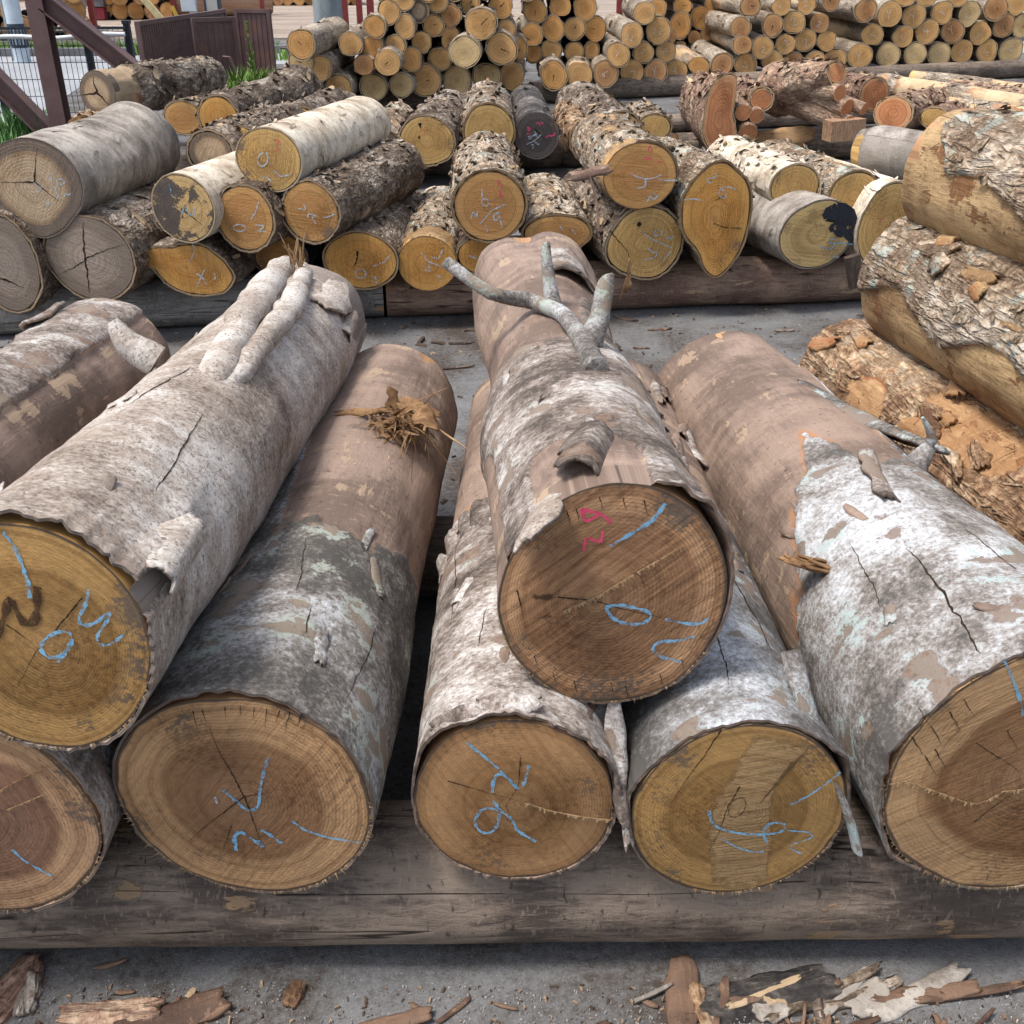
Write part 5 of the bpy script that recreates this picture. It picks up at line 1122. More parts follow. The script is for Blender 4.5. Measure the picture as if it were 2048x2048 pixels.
def twig(L, ex, ey, w, Y, start, bark='cherry', end='cherry'):
    e = at_y(ex * K, ey * K, Y); r = w * K / 2 * m_px(e); st = np.asarray(start)
    mb = MB(); P = bend([st, (st + e) / 2 + np.array((0, 0, .02)), e], 8); tube(mb, P, np.linspace(r * 1.5, r, 8), 12, .15, int(ex), caps=False)
    br = L.part(mb, 'branch', BK[bark])
    a = P[-1] - P[-2]; a /= np.linalg.norm(a); _, e1, e2 = frame_of(a); th = np.arange(12) / 12 * 2 * PI
    ring = P[-1] + r * (np.cos(th)[:, None] * e1 + np.sin(th)[:, None] * e2)
    mb = MB(); V = np.vstack([ring, (ring * .5 + P[-1] * .5), P[-1]]); ep = (V - P[-1]) @ np.array([e1, e2, a]).T; i = np.arange(12); j = (i + 1) % 12
    mb.add(V, np.stack([i, j, j + 12, i + 12], -1), np.stack([i + 12, j + 12, np.full(12, 24)], -1), ep=ep + ex, rho=np.concatenate([np.ones(12) * .96, np.full(12, .5), [0]]))
    o = mb.build('cut_end', EN[end], br, L.base)
for (x, y, w) in ((1402, 213, 30), (1428, 219, 28), (1411, 251, 36)):
    twig(row3['l'], x, y, w, 8.9, row3['l'].P0 * .35 + row3['l'].P1 * .65)
for (x, y, w) in ((1585, 176, 31), (1599, 205, 34), (1631, 206, 22)):
    twig(row3['m'], x, y, w, 8.95, row3['m'].P0 * .3 + row3['m'].P1 * .7 - Z * .05)
twig(row3['n'], 1600, 238, 40, 8.95, row3['m'].P1 * .8 + row3['m'].P0 * .2 - Z * .1)
# sawn block under the knotty log
c = at_y(1592 * K, 244 * K, 8.9); mb = MB(); box(mb, c, (.30, .16, .16), np.array([(.97, .2, .05), (-.2, .97, 0), (-.05, 0, 1.)]))
BLK = plain_mat('sawn_block', (.26, .15, .09), (.42, .27, .17), 18, .85, vs=(6, 1, 1))
tag(mb.build('wood_block', BLK, None, c, False, c), 'sawn brown wood block wedged under the knotty cherry log', 'wood block')
c = at_y(1480 * K, 258 * K, 9.3); mb = MB(); plate(mb, c, (1, .1, .1), (0, .3, 1), .55, .16, .05, .1, .0, .2, 777, 14, 6, .02, s=-1.0)
tag(mb.build('split_slab', BK['rough_brown'], None, c, True, c), 'split slab of wood lying behind the red cherry log', 'wood slab')
# black peg standing on the sleeper before the cherry end
c = at_y(1385 * K, 288 * K, 8.7); mb = MB(); tube(mb, [c - Z * .1, c + Z * .05, c + Z * .11], [.03, .028, .026], 8, .1, 5)
PEG = plain_mat('dark_steel', (.03, .026, .024), (.06, .05, .045), 20, .6)
mb.build('peg', PEG, row3['k'].root, row3['k'].base)
c = at_y(1612 * K, 512 * K, 4.95); mb = MB(); box(mb, c, (.07, .04, .16), np.array([(.95, 0, .3), (0, 1, 0), (-.3, 0, .95)]))
tag(mb.build('wood_wedge', plain_mat('wedge_wood', (.05, .035, .028), (.10, .075, .06), 14, .9, vs=(5, 5, 1)), None, c, False, c), 'dark wood wedge leaning on the reddish sleeper log', 'wood wedge')
p5 = lambda pts: zs(pts, .20704, (1020, 150))
row3['h'].mark([p5([(250, 470), (280, 455), (290, 490)]), p5([(300, 450), (318, 480), (322, 455)])], CH_PINK, .012)
row3['h'].mark([p5([(165, 500), (200, 520), (180, 545), (170, 500)]), p5([(165, 570), (200, 560)])], CH_PINK, .010)
row3['h'].mark([p5([(345, 605), (385, 575), (400, 600), (440, 555)]), p5([(380, 590), (438, 575)])], CH_PINK, .012)
row3['h'].mark([p5([(160, 668), (230, 640), (285, 590), (300, 575)]), ell(*p5([(192, 603)])[0], 3.2, 3.6), p5([(215, 590), (235, 580), (265, 565)]), p5([(240, 545), (255, 595)]), p5([(205, 680), (225, 665), (230, 690), (210, 715), (225, 700)]), p5([(240, 655), (265, 650), (255, 670), (285, 665)])], CH_PALE, .010)
row3['h'].cracks([p5([(245, 520), (310, 590), (370, 645)])], .02)
row3['i'].mark([p5([(640, 738), (690, 690), (755, 630)]), ell(*p5([(700, 735)])[0], 4, 3.2), ell(*p5([(712, 768)])[0], 4.5, 3.2), p5([(725, 690), (750, 685), (735, 715), (765, 700)]), p5([(715, 600), (725, 625)]), p5([(655, 660), (685, 640), (680, 670)])], CH_WHITE, .010)
row3['f'].mark([zs([(1105, 420), (1128, 440), (1150, 410), (1130, 425)], .2588, (560, 150))], CH_RED, .012)
row3['f'].cracks([zs([(1080, 370), (1090, 410)], .2588, (560, 150)), zs([(1070, 475), (1085, 485)], .2588, (560, 150))], .03)
row3['a'].cracks([zs([(1040, 990), (1010, 900), (990, 815)], .1863, (0, 0)), zs([(1040, 990), (960, 1020), (850, 1025)], .1863, (0, 0)), zs([(1040, 990), (1110, 1060), (1190, 1140)], .1863, (0, 0))], .018)
# torn bark ribbon on the cream peeling log
LO = row2['o']; p = at_y(1180, 345, 4.85)
mb = MB(); plate(mb, p, (1, .1, .2), (.1, .5, 1), .20, .05, .006, .3, .1, .4, 801, 12, 6, .004, s=-1.0); LO.part(mb, 'bark_flap', BK['sleeper_red'])
mb = MB(); tube(mb, bend([p + np.array((.0, 0, -.02)), p + np.array((.035, -.01, -.12)), p + np.array((.05, -.02, -.26))], 10), np.linspace(.014, .010, 10), 7, .2, 802, flat=.35, s=-1.0); LO.part(mb, 'bark_flap', BK['sleeper_red'])
p = at_y(1255, 560, 4.9)
mb = MB(); plate(mb, p, (.1, -.3, 1), (1, 0, 0), .20, .035, .005, .5, .1, .7, 803, 12, 6, .006, s=-1.0); row2['p'].part(mb, 'bark_flap', BK['rough_brown'])

# ------------------------------------------------------------------ far stacks
ORD = ['first', 'second', 'third', 'fourth', 'fifth', 'sixth', 'seventh', 'eighth', 'ninth', 'tenth', 'eleventh', 'twelfth', 'thirteenth', 'fourteenth', 'fifteenth', 'sixteenth', 'seventeenth', 'eighteenth', 'nineteenth', 'twentieth', 'last', 'last']
GLY = {'Y': [[(-.4, -.6), (0, -.05)], [(.35, -.7), (0, -.05), (-.15, .7)]], '2': [[(-.4, -.4), (0, -.65), (.35, -.35), (-.4, .5), (.5, .45)]],
       '4': [[(.1, -.7), (-.45, .1), (.5, .1)], [(.2, -.2), (.1, .7)]], '7': [[(-.4, -.5), (.4, -.5), (0, .6)]], '/': [[(-.4, .5), (.5, -.6)]],
       'V': [[(-.4, -.5), (0, .4), (.4, -.6)]], '6': [[(.2, -.7), (-.3, .1), (0, .6), (.35, .3), (0, 0), (-.3, .2)]], '9': [[(.3, -.3), (0, -.6), (-.3, -.3), (0, 0), (.3, -.3), (.1, .7)]],
       '22': [[(-.7, -.3), (-.4, -.5), (-.2, -.2), (-.7, .4), (-.1, .4)], [(.1, -.3), (.4, -.5), (.6, -.2), (.1, .4), (.7, .4)]]}
YY = lambda px: 11.9 + .004 * (px - 747)
def stack(items, org, sc, sname, group, L, dY=0.0, seed=900, marks=None, colours=None):
    """items: x, y, rx, ry, end kind, optional (Y offset, mark)"""
    rows = []
    for it in sorted(items, key=lambda q: -q[1]):
        for r in rows:
            if abs(np.mean([q[1] for q in r]) - it[1]) < 52 * .3623 / sc: r.append(it); break
        else: rows.append([it])
    for ri, r in enumerate(rows):
        r.sort(key=lambda q: q[0])
        for ci, it in enumerate(r):
            x, y, rx, ry, ek = it[:5]; off = it[5] if len(it) > 5 else 0.0; mk = it[6] if len(it) > 6 else None
            cx, cy = org[0] + x * sc, org[1] + y * sc
            rs_ = random.Random(seed + ri * 50 + ci)
            Y = YY(cx) + dY + off + rs_.uniform(-.06, .06)
            c, rh, rv = face(cx, cy - ry * sc, cy + ry * sc, 2 * rx * sc, Y)
            colw = {'far1': 'straw', 'far2': 'orange', 'far3': 'pale', 'far4': 'brown', 'greytan': 'grey', 'brown': 'brown'}[ek]
            lab = f'{colw} log end, {ORD[ci]} from left, {ORD[ri]} tier up, {sname}'
            ol = [(a, 1 + rs_.uniform(-.11, .11)) for a in range(0, 360, 45)]
            d = np.array((rs_.uniform(-.03, .03), 1, rs_.uniform(-.01, .01)))
            lg = Log('stacked_log', lab, 'log', group, c, c + d * L * rs_.uniform(.85, 1.1), rh, rh * rs_.uniform(.9, 1.1), rv, None, bark='stack', end=ek, na=26, nl=9, nr=5, seed=seed + ri * 50 + ci,
                     tb=.012, rough=.012, ol0=ol, wob=.05, flakes=14, flk=(.10, .04, .025), sf=(lambda d, t: 1.0 + 0 * d) if rs_.random() < .7 else (lambda d, t: .1 * np.sin(t * 9) + 0 * d))
            if mk:
                for g in GLY[mk]: pass
                ra = rs_.uniform(-.9, .9); ox, oy = rs_.uniform(-.2, .2) * rx * sc, rs_.uniform(-.1, .3) * ry * sc; zf = rs_.uniform(.45, .7) * rx * sc
                lg.mark([[(cx + ox + (gx * math.cos(ra) - gy * math.sin(ra)) * zf, cy + oy + (gx * math.sin(ra) + gy * math.cos(ra)) * zf) for gx, gy in g] for g in GLY[mk]], CH_WHITE, .010)
            elif rs_.random() < .45:
                lg.cracks([[(cx, cy), (cx + rs_.uniform(-.6, .6) * rx * sc, cy + rs_.uniform(-.6, .6) * ry * sc)]], .016)
f1, f2, f3, f4, gt = 'far1', 'far2', 'far3', 'far4', 'greytan'
stack([(490, 70, 57, 68, f1), (565, 12, 55, 40, f1), (655, 62, 52, 55, gt), (760, 12, 52, 56, f1), (833, 85, 52, 58, f4), (940, 22, 52, 58, f1), (1105, 38, 66, 64, f2),
       (412, 145, 55, 58, f2), (578, 145, 53, 65, f1), (735, 140, 55, 60, f1), (1000, 135, 86, 88, f1, -.5), (1140, 160, 45, 50, f1),
       (280, 240, 60, 65, f1), (398, 255, 58, 55, f2), (528, 248, 52, 55, f1), (668, 235, 55, 60, f1), (830, 210, 52, 65, f1), (910, 288, 80, 80, f3, -.6), (1110, 270, 88, 84, f1, -.5), (1212, 270, 38, 60, f2),
       (355, 360, 58, 60, f4), (485, 343, 70, 75, f1, -.3), (612, 330, 58, 65, f2), (775, 325, 58, 60, f1),
       (108, 378, 65, 70, f1, -.2), (215, 487, 70, 72, f1), (405, 480, 68, 75, f3), (558, 470, 63, 70, f3), (697, 445, 72, 90, f1), (866, 443, 75, 82, f3), (1027, 425, 74, 74, f3), (1172, 420, 70, 82, f1),
       (5, 345, 66, 56, f3), (70, 485, 45, 75, f2), (580, -70, 56, 60, f1), (700, -55, 56, 60, f1), (850, -60, 56, 60, f4), (1010, -60, 56, 60, f1)],
      (600, 0), .3623, 'pile by the concrete pole', 'logs of the far pile by the concrete pole', 2.1)
stack([(8, 245, 72, 78, f2, -.5)], (600, 0), .3623, 'lying over the pole pile', 'logs of the far pile by the concrete pole', 2.1, seed=960)
stack([(1298, 60, 60, 65, f2), (1437, 30, 60, 62, f2), (1573, 45, 63, 65, f2), (1278, 188, 60, 65, f2), (1397, 158, 57, 68, f2), (1515, 160, 55, 57, f1), (1628, 162, 57, 68, f2),
       (1292, 298, 42, 48, f2), (1385, 278, 52, 55, f1), (1515, 290, 50, 50, f1), (1610, 278, 38, 45, f1), (1250, -60, 60, 60, f2), (1370, -65, 60, 60, f1), (1500, -70, 60, 60, f2)],
      (600, 0), .3623, 'middle far pile', 'logs of the middle far pile', 2.1, dY=.8, seed=1100)
stack([(1400, 415, 72, 75, f2), (1545, 408, 70, 70, f1), (1688, 408, 68, 68, f4, 0, '6'), (1835, 395, 65, 68, f1, 0, '7'), (1830, 190, 60, 70, f1, -.1, '22'), (1757, 300, 58, 65, f1, -.1, 'Y'), (1895, 290, 50, 60, f1, 0, '2'), (1905, 70, 60, 60, f1)],
      (600, 0), .3623, 'low pile beyond the black log', 'logs of the low far pile', 2.1, seed=1200)
stack([(40, 40, 45, 45, f2), (170, 30, 48, 42, f2), (265, 90, 55, 62, f2), (330, 20, 45, 42, f2), (385, 85, 45, 50, f4), (155, 130, 52, 70, f2), (230, 195, 32, 35, f4), (298, 172, 33, 38, f4), (365, 170, 32, 38, f4), (430, 10, 32, 38, f4),
       (100, 190, 34, 40, f4), (155, 248, 30, 34, f4), (225, 250, 30, 32, f4), (295, 238, 34, 34, f4), (90, -60, 46, 46, f2), (230, -60, 48, 46, f2)], (1300, 0), .3872, 'shaded pile behind', 'logs of the shaded pile behind', 2.2, dY=2.2, seed=1300)
stack([(45, 155, 55, 70, f1, 0, '22'), (82, 265, 50, 52, f1, 0, '2'), (30, 370, 55, 58, f4, 0, 'Y'), (140, 362, 55, 55, f1, 0, 'Y'), (255, 338, 54, 46, f2), (372, 335, 56, 60, f4), (497, 335, 55, 55, f1, 0, 'V'),
       (680, 35, 50, 50, f1, 0, 'Y'), (812, 25, 46, 48, f1, 0, '2'), (635, 130, 50, 58, f4), (748, 113, 55, 58, f1, 0, '2'), (875, 118, 50, 52, f4, 0, '2'), (578, 243, 54, 56, f1, 0, '2'), (698, 225, 52, 52, f1, 0, '2'), (802, 210, 53, 55, f1, 0, '2'), (912, 215, 49, 52, f1),
       (632, 312, 55, 48, f1), (740, 314, 47, 44, f4), (850, 316, 53, 46, f1), (960, 302, 56, 48, f1), (520, 30, 50, 55, f4), (935, 8, 40, 45, f4), (470, 140, 50, 50, f4), (480, 230, 50, 50, f4)],
      (1300, 0), .3872, 'left part of the low yellow pile', 'logs of the yellow pile, left part', 2.7, seed=1400)
stack([(1240, 75, 58, 65, f1, 0, 'Y'), (1365, 82, 57, 60, f1, 0, 'Y'), (1510, 65, 53, 60, f1, 0, 'Y'), (1650, 70, 54, 65, f3, 0, '4'), (1320, -8, 52, 40, f1), (1430, -8, 52, 40, f1), (1595, -8, 52, 40, f1), (1115, 55, 55, 58, f4), (1790, 40, 58, 60, f4), (1900, 20, 55, 55, f1),
       (1150, 178, 53, 58, f1, 0, 'Y'), (1308, 192, 55, 58, f1, 0, 'Y'), (1435, 163, 58, 60, f1, 0, '4'), (1565, 162, 58, 58, f4, 0, 'Y'), (1705, 172, 56, 58, f1, 0, 'Y'), (1830, 130, 55, 60, f4), (1925, 135, 45, 58, f3),
       (1085, 287, 58, 60, f1, 0, 'Y'), (1235, 283, 56, 58, f3, 0, 'V'), (1372, 280, 53, 58, f3, 0, 'Y'), (1497, 278, 56, 58, f3, 0, 'V'), (1610, 263, 56, 60, f1, 0, '4'), (1742, 265, 50, 58, f1, 0, '4'), (1865, 262, 57, 62, f3, 0, '4')],
      (1300, 0), .3872, 'right part of the yellow pile', 'logs of the yellow pile, right part', 2.7, seed=1500)

# ------------------------------------------------------------------ piles across the road (copies of a few prototypes)
def proto(seed, ek):
    lg = Log('piled_log', 'x', 'log', 'x', (0, 0, 0), (0, 3.2, 0), .16, .15, bark='stackred', end=ek, na=18, nl=5, nr=4, seed=seed, tb=.01, rough=.012, wob=.06)
    return lg.root
protos = [proto(2000 + k, ('far2', 'brown', 'far4')[k % 3]) for k in range(4)]
used = set()
def far_log(loc, rz, sc, label, group, k):
    src = protos[k % 4]
    if k % 4 in used:
        r = src.copy(); COL.objects.link(r)
        for ch in src.children:
            c2 = ch.copy(); COL.objects.link(c2); c2.parent = r
    else: r = src; used.add(k % 4)
    r.location = loc; r.rotation_euler = (0, 0, rz); r.scale = (sc, 1, sc)
    tag(r, label, 'log', group)
rs = random.Random(5); kk = 0
def pile(x0, x1, y, tiers, r, label, group, rz=0.0, jit=.05):
    global kk
    for t in range(tiers):
        x = x0 + (t % 2) * r; col_ = 0
        while x < x1:
            far_log((x + rs.uniform(-jit, jit), y + rs.uniform(-.15, .15) + (x - x0) * .09, .02 + t * r * 1.75), rz + rs.uniform(-.05, .05), r / .16 * rs.uniform(.85, 1.12), f'{label[0]}, {ORD[min(col_, 21)]} from left, {ORD[t]} tier up, {label[1]}', group, kk); kk += 1; col_ += 1
            x += 2 * r * 1.02
pile(-13.6, -10.9, 25.5, 5, .21, ('reddish brown log', 'far pile behind the striped pole'), 'far pile behind the striped pole', .42, .12)
pile(-10.6, -9.6, 25.9, 4, .20, ('reddish brown log', 'far pile behind the steel post'), 'far pile behind the steel post', .36, .12)
pile(-12.1, -10.2, 33.5, 4, .22, ('orange brown log', 'far pile behind the red posts'), 'far pile behind the red posts', .34)
pile(-10.1, -8.6, 34.0, 3, .22, ('slanting orange log', 'beside the red post pile'), 'slanting logs of the far pile', -.95)
pile(-13.0, -6.0, 43.0, 3, .20, ('small reddish log', 'farthest pile'), 'logs of the farthest pile', .22)

# ------------------------------------------------------------------ steel frame, fence, gate, poles
STEEL = plain_mat('brown_painted_steel', (.12, .072, .070), (.155, .098, .095), 5, .55, fine=90, bumpk=.1, rust=(.17, .095, .07))
def hbeam(mb, p, q, w=.15, t=.012):
    p = np.asarray(p, float); q = np.asarray(q, float); a, e1, e2 = frame_of(q - p); L = np.linalg.norm(q - p); ax = np.array([e1, e2, a]); c = (p + q) / 2
    box(mb, c + e2 * (w / 2 - t / 2), (w, t, L), ax); box(mb, c - e2 * (w / 2 - t / 2), (w, t, L), ax); box(mb, c, (t, w - 2 * t - .002, L), ax)
fr = empty('steel_support', (-4.28, 10.3, 0), 'brown painted steel post with two slanting braces by the mesh fence', 'steel frame')
fb = np.array((-4.28, 10.3, 0))
for nm, p, q in (('post', (-4.28, 10.3, 0), (-4.28, 10.3, 3.2)), ('brace', (-4.20, 10.3, 1.24), (-2.74, 10.3, .03)), ('brace', (-5.55, 10.3, 1.50), (-4.36, 10.3, .06))):
    mb = MB(); hbeam(mb, p, q, .155); o = mb.build(nm, STEEL, fr, fb, False)
mb = MB(); box(mb, (-4.28, 10.3, .012), (.3, .3, .02)); mb.build('base_plate', STEEL, fr, fb, False)
FEN = plain_mat('fence_steel', (.018, .024, .032), (.03, .038, .048), 20, .45)
WIRE = plain_mat('fence_wire', (.035, .045, .055), (.05, .06, .07), 30, .5)
PIPE = plain_mat('white_pipe', (.62, .66, .70), (.74, .77, .80), 6, .5)
fe = empty('mesh_fence', (-6.2, 10.75, 0), 'dark welded mesh fence between the log yard and the road', 'fence')
fo = np.array((-6.2, 10.75, 0)); fy = lambda x: 10.75 + (x + 6.2) * .06
for x in (-9.0, -7.1, -5.03, -4.12, -3.72):
    mb = MB(); beam(mb, (x, fy(x) + .03, 0), (x, fy(x) + .03, 1.03), .055, .055); box(mb, (x, fy(x) + .03, 1.04), (.07, .07, .03)); mb.build('post', FEN, fe, fo, False)
mb = MB(); xs = np.arange(-9.0, -3.72, .05)
for x in xs: beam(mb, (x, fy(x), .06), (x, fy(x), 1.0), .0045, .0045)
for z in np.arange(.08, 1.0, .152): beam(mb, (-9.0, fy(-9.0) - .005, z), (-3.72, fy(-3.72) - .005, z), .006, .006)
for z in (.96, .985, 1.0): beam(mb, (-9.0, fy(-9.0) - .02, z), (-3.72, fy(-3.72) - .02, z), .012, .010)
mb.build('mesh_panel', WIRE, fe, fo, False)
mb = MB(); xp = np.linspace(-9.0, -3.72, 60); tube(mb, [(x, fy(x) - .06, .93 + .018 * math.sin(x * 3.1) + .008 * math.sin(x * 9)) for x in xp], .021, 8); tag(mb.build('plastic_pipe', PIPE, None, fo, True, fo), 'wavy white plastic pipe tied along the top of the mesh fence', 'pipe')

ga = empty('steel_gate', (-4.0, 15.0, 0), 'folded brown steel gate of three ribbed panels behind the grey logs', 'gate')
go_ = np.array((-4.0, 15.0, 0))
def gpanel(p, q, h, z0=.06):
    p = np.array((*p, 0.)); q = np.array((*q, 0.)); d = q - p; L = np.linalg.norm(d); d /= L; n = np.array((d[1], -d[0], 0)); ax = np.array([d, n, (0, 0, 1.)])
    mb = MB(); box(mb, (p + q) / 2 + Z * (z0 + h / 2), (L - .1, .012, h - .1), ax); pa = mb.build('panel', STEEL, ga, go_, False)
    for k in range(int(L / .075)):
        mb = MB(); box(mb, p + d * (.07 + k * .075) + Z * (z0 + h / 2) + n * .009, (.040, .008, h - .1), ax); mb.build('rib', STEEL, pa, go_, False)
    for c, sz in ((p + d * .025 + Z * (z0 + h / 2), (.05, .06, h)), (q - d * .025 + Z * (z0 + h / 2), (.05, .06, h)), ((p + q) / 2 + Z * (z0 + h - .025), (L - .1, .055, .05)), ((p + q) / 2 + Z * (z0 + .025), (L - .1, .055, .05))):
        mb = MB(); box(mb, c, sz, ax); mb.build('frame_bar', STEEL, pa, go_, False)
gpanel((-4.44, 13.4), (-4.22, 16.7), .86); gpanel((-4.13, 14.6), (-3.64, 14.9), .84); gpanel((-3.95, 16.2), (-3.42, 16.1), .88)
for x in (-4.3, -3.75, -3.30):
    mb = MB(); tube(mb, [(x, 14.5 if x < -3.5 else 16.0, .45), (x + .10, 14.45 if x < -3.5 else 15.95, .45), (x + .22, 14.4 if x < -3.5 else 15.9, .12)], .018, 6); mb.build('stay', STEEL, ga, go_, False)

CONC = plain_mat('pole_concrete', (.20, .235, .25), (.29, .33, .345), 3, .85, vs=(3, 3, .5), fine=50)
mb = MB(); pc = np.array((-2.80, 17.3, 0)); tube(mb, [pc, pc + Z * 3, pc + Z * 7], [.225, .205, .17], 20)
cp = empty('utility_pole', pc, 'thick grey concrete pole standing behind the far log pile', 'pole'); mb.build('shaft', CONC, cp, pc)
LET = plain_mat('pole_lettering', (.40, .44, .45), (.48, .52, .53), 30, .8)
def glyphs(mb, strokes, c, s, w):
    for st in strokes:
        for a, b in zip(st[:-1], st[1:]):
            pa = np.array((c[0] + a[0] * s, c[1], c[2] - a[1] * s)); pb = np.array((c[0] + b[0] * s, c[1], c[2] - b[1] * s)); beam(mb, pa, pb, w, w)
mb = MB()
zc = 1.36
glyphs(mb, [[(-1.6, -1), (-.5, -1)], [(-1.05, -1), (-1.05, .9)], [(-.3, -.9), (-.3, .9), (.35, .9), (.35, -.9)], [(.7, .9), (.7, -.9), (1.1, 0), (1.5, -.9), (1.5, .9)]], (-2.80, 17.3 - .232, zc), .045, .010)
glyphs(mb, [[(-1.2, .9), (-1.2, -.9), (-.6, -.9), (-.6, 0), (-1.2, 0)], [(-.2, .9), (-.2, -.9), (.3, -.9), (.3, .9)], [(.8, -.9), (.8, .9)]], (-2.80, 17.3 - .232, zc - .13), .045, .010)
lo_ = mb.build('lettering', LET, cp, pc, False)
PAINT = plain_mat('pale_painted_pole', (.42, .50, .57), (.54, .62, .68), 3, .6)
DKB = plain_mat('dark_blue_band', (.03, .045, .07), (.04, .06, .09), 10, .6)
pb0 = at_z(47, 126); pb0[2] = 0
sp = empty('striped_pole', pb0, 'pale blue pole with a dark striped band beyond the mesh fence', 'pole')
mb = MB(); tube(mb, [pb0, pb0 + Z * 4], .13, 18); mb.build('shaft', PAINT, sp, pb0)
for z in (.24, .56):
    mb = MB(); tube(mb, [pb0 + Z * z, pb0 + Z * (z + .045)], .136, 18); mb.build('band', DKB, sp, pb0)
for k in range(14):
    a = k / 14 * 2 * PI; c = pb0 + np.array((math.cos(a) * .132, math.sin(a) * .132, .42)); mb = MB(); box(mb, c, (.028, .028, .27), np.array([(math.cos(a), math.sin(a), 0), (-math.sin(a), math.cos(a), 0), (0, 0, 1.)])); mb.build('stripe', DKB, sp, pb0, False)
mb = MB(); q = pb0 + np.array((-.30, .4, 0)); tube(mb, [q, q + Z * 4], .06, 10); tag(mb.build('thin_pole', CONC, None, q, True, q), 'thin grey pole just behind the striped pole', 'pole')
RED = plain_mat('red_painted_steel', (.16, .028, .030), (.21, .04, .04), 5, .5)
for x, y, w, lab in ((190, 58, 10, 'dark red steel post beyond the fence near the far pile'), (352, 40, 9, 'dark red steel post behind the steel gate'), (527, 34, 8, 'dark red steel post right of the steel gate'),
                     (693, 70, 12, 'purple red post close beside the concrete pole'), (722, 70, 11, 'second purple red post from the concrete pole'), (744, 72, 13, 'third purple red post from the concrete pole'),
                     (966, 60, 9, 'purple red post behind the pole pile'), (1047, 60, 9, 'purple red post between the pole pile and the middle pile'), (1237, 62, 12, 'purple red post behind the middle far pile')):
    b = at_z(x, y); b[2] = 0; r = w / 2 * m_px(b)
    mb = MB(); box(mb, b + Z * 2, (2 * r, 2 * r, 4)); box(mb, b + Z * .05, (3.4 * r, 3.4 * r, .06)); tag(mb.build('steel_post', RED, None, b, False, b), lab, 'post', 'dark red posts across the road')
# things on the far side of the road
BEAMY = plain_mat('pale_timber', (.52, .42, .22), (.64, .53, .30), 8, .7)
p = at_y(329, 46, 22.5); q = at_y(286, -4, 22.5); q = q + (q - p) * .6; mb = MB(); beam(mb, p, q, .09, .12); tag(mb.build('timber_prop', BEAMY, None, p, False, p), 'pale yellow timber prop leaning beyond the steel gate', 'timber prop')
YEL = plain_mat('yellow_paint', (.55, .33, .03), (.62, .38, .05), 8, .5)
p = at_y(358, 42, 22.5); q = at_y(344, 12, 22.5); mb = MB(); beam(mb, p, q, .06, .06); tag(mb.build('yellow_bar', YEL, None, p, False, p), 'short yellow bar beside the pale timber prop', 'bar')
b = at_z(393, 66); b[2] = 0; cb = empty('meter_post', b, 'pale blue post with a meter box behind the steel gate', 'meter post')
mb = MB(); box(mb, b + Z * 1.5, (.16, .12, 3)); mb.build('post', PAINT, cb, b, False); mb = MB(); box(mb, b + np.array((-.05, -.14, .62)), (.34, .14, .30)); mb.build('box', PAINT, cb, b, False)
b = at_z(433, 66); b[2] = 0; GRY = plain_mat('grey_panel', (.34, .35, .35), (.42, .43, .43), 3, .6)
cb = empty('control_cabinet', b, 'tall light grey cabinet with dark edges behind the steel gate', 'cabinet')
mb = MB(); box(mb, b + Z * 1.2, (.26, .22, 2.4)); mb.build('body', GRY, cb, b, False)
for s_ in (-1, 1):
    mb = MB(); box(mb, b + np.array((s_ * .155, -.02, 1.2)), (.05, .2, 2.4)); mb.build('edge_strip', DKB, cb, b, False)
b = at_z(205, 40); b[2] = 0; cb = empty('loader_machine', b, 'dark grey yard machine with a red base and orange lamp', 'machine')
MG = plain_mat('machine_grey', (.10, .10, .11), (.16, .16, .17), 4, .5); MR = plain_mat('machine_red', (.22, .03, .05), (.28, .05, .06), 4, .5); MO = plain_mat('machine_orange', (.70, .30, .03), (.75, .34, .04), 4, .4)
mb = MB(); box(mb, b + Z * .18, (.44, .8, .30)); mb.build('base', MR, cb, b, False); mb = MB(); box(mb, b + Z * .72, (.52, .9, .72)); mb.build('body', MG, cb, b, False)
mb = MB(); box(mb, b + np.array((.02, -.3, 1.13)), (.22, .2, .08)); mb.build('lamp', MO, cb, b, False); mb = MB(); box(mb, b + np.array((.08, -.46, .62)), (.10, .03, .05)); mb.build('handle', GRY, cb, b, False)
for s_ in (-1, 1):
    mb = MB(); tube(mb, [b + np.array((s_ * .20, -.05, .12)), b + np.array((s_ * .28, -.05, .12))], .12, 14); mb.build('wheel', DKB, cb, b)

# ------------------------------------------------------------------ grass and weeds
def leaf_mat(name, a, b):
    M = Mat(name); p = M.obj(); M.out(M.mix(M.map(M.noise(p, 9, 3, .6), .3, .7), a, b), .7); return M.m
GR1 = leaf_mat('grass_green', (.10, .20, .035), (.18, .30, .06)); GR2 = leaf_mat('weed_green', (.07, .17, .05), (.14, .27, .08))
def blades(mb, cx, cy, n, spread, h, rs_, lean=.4, w=.012, z0=0.0, box_=None):
    for k in range(n):
        if box_: x, y = rs_.uniform(box_[0], box_[1]), rs_.uniform(box_[2], box_[3])
        else: x, y = cx + rs_.gauss(0, spread), cy + rs_.gauss(0, spread * .7)
        a = rs_.uniform(0, 2 * PI); l = h * rs_.uniform(.4, 1.1); d = np.array((math.cos(a), math.sin(a), 0)); s_ = np.array((-d[1], d[0], 0)) * w * rs_.uniform(.6, 1.3)
        b = np.array((x, y, z0)); m = b + Z * l * .6 + d * l * lean * .3; t = b + Z * l + d * l * lean
        mb.add([b - s_, b + s_, m + s_ * .7, m - s_ * .7, t], [(0, 1, 2, 3)], [(3, 2, 4)])
rs = random.Random(3)
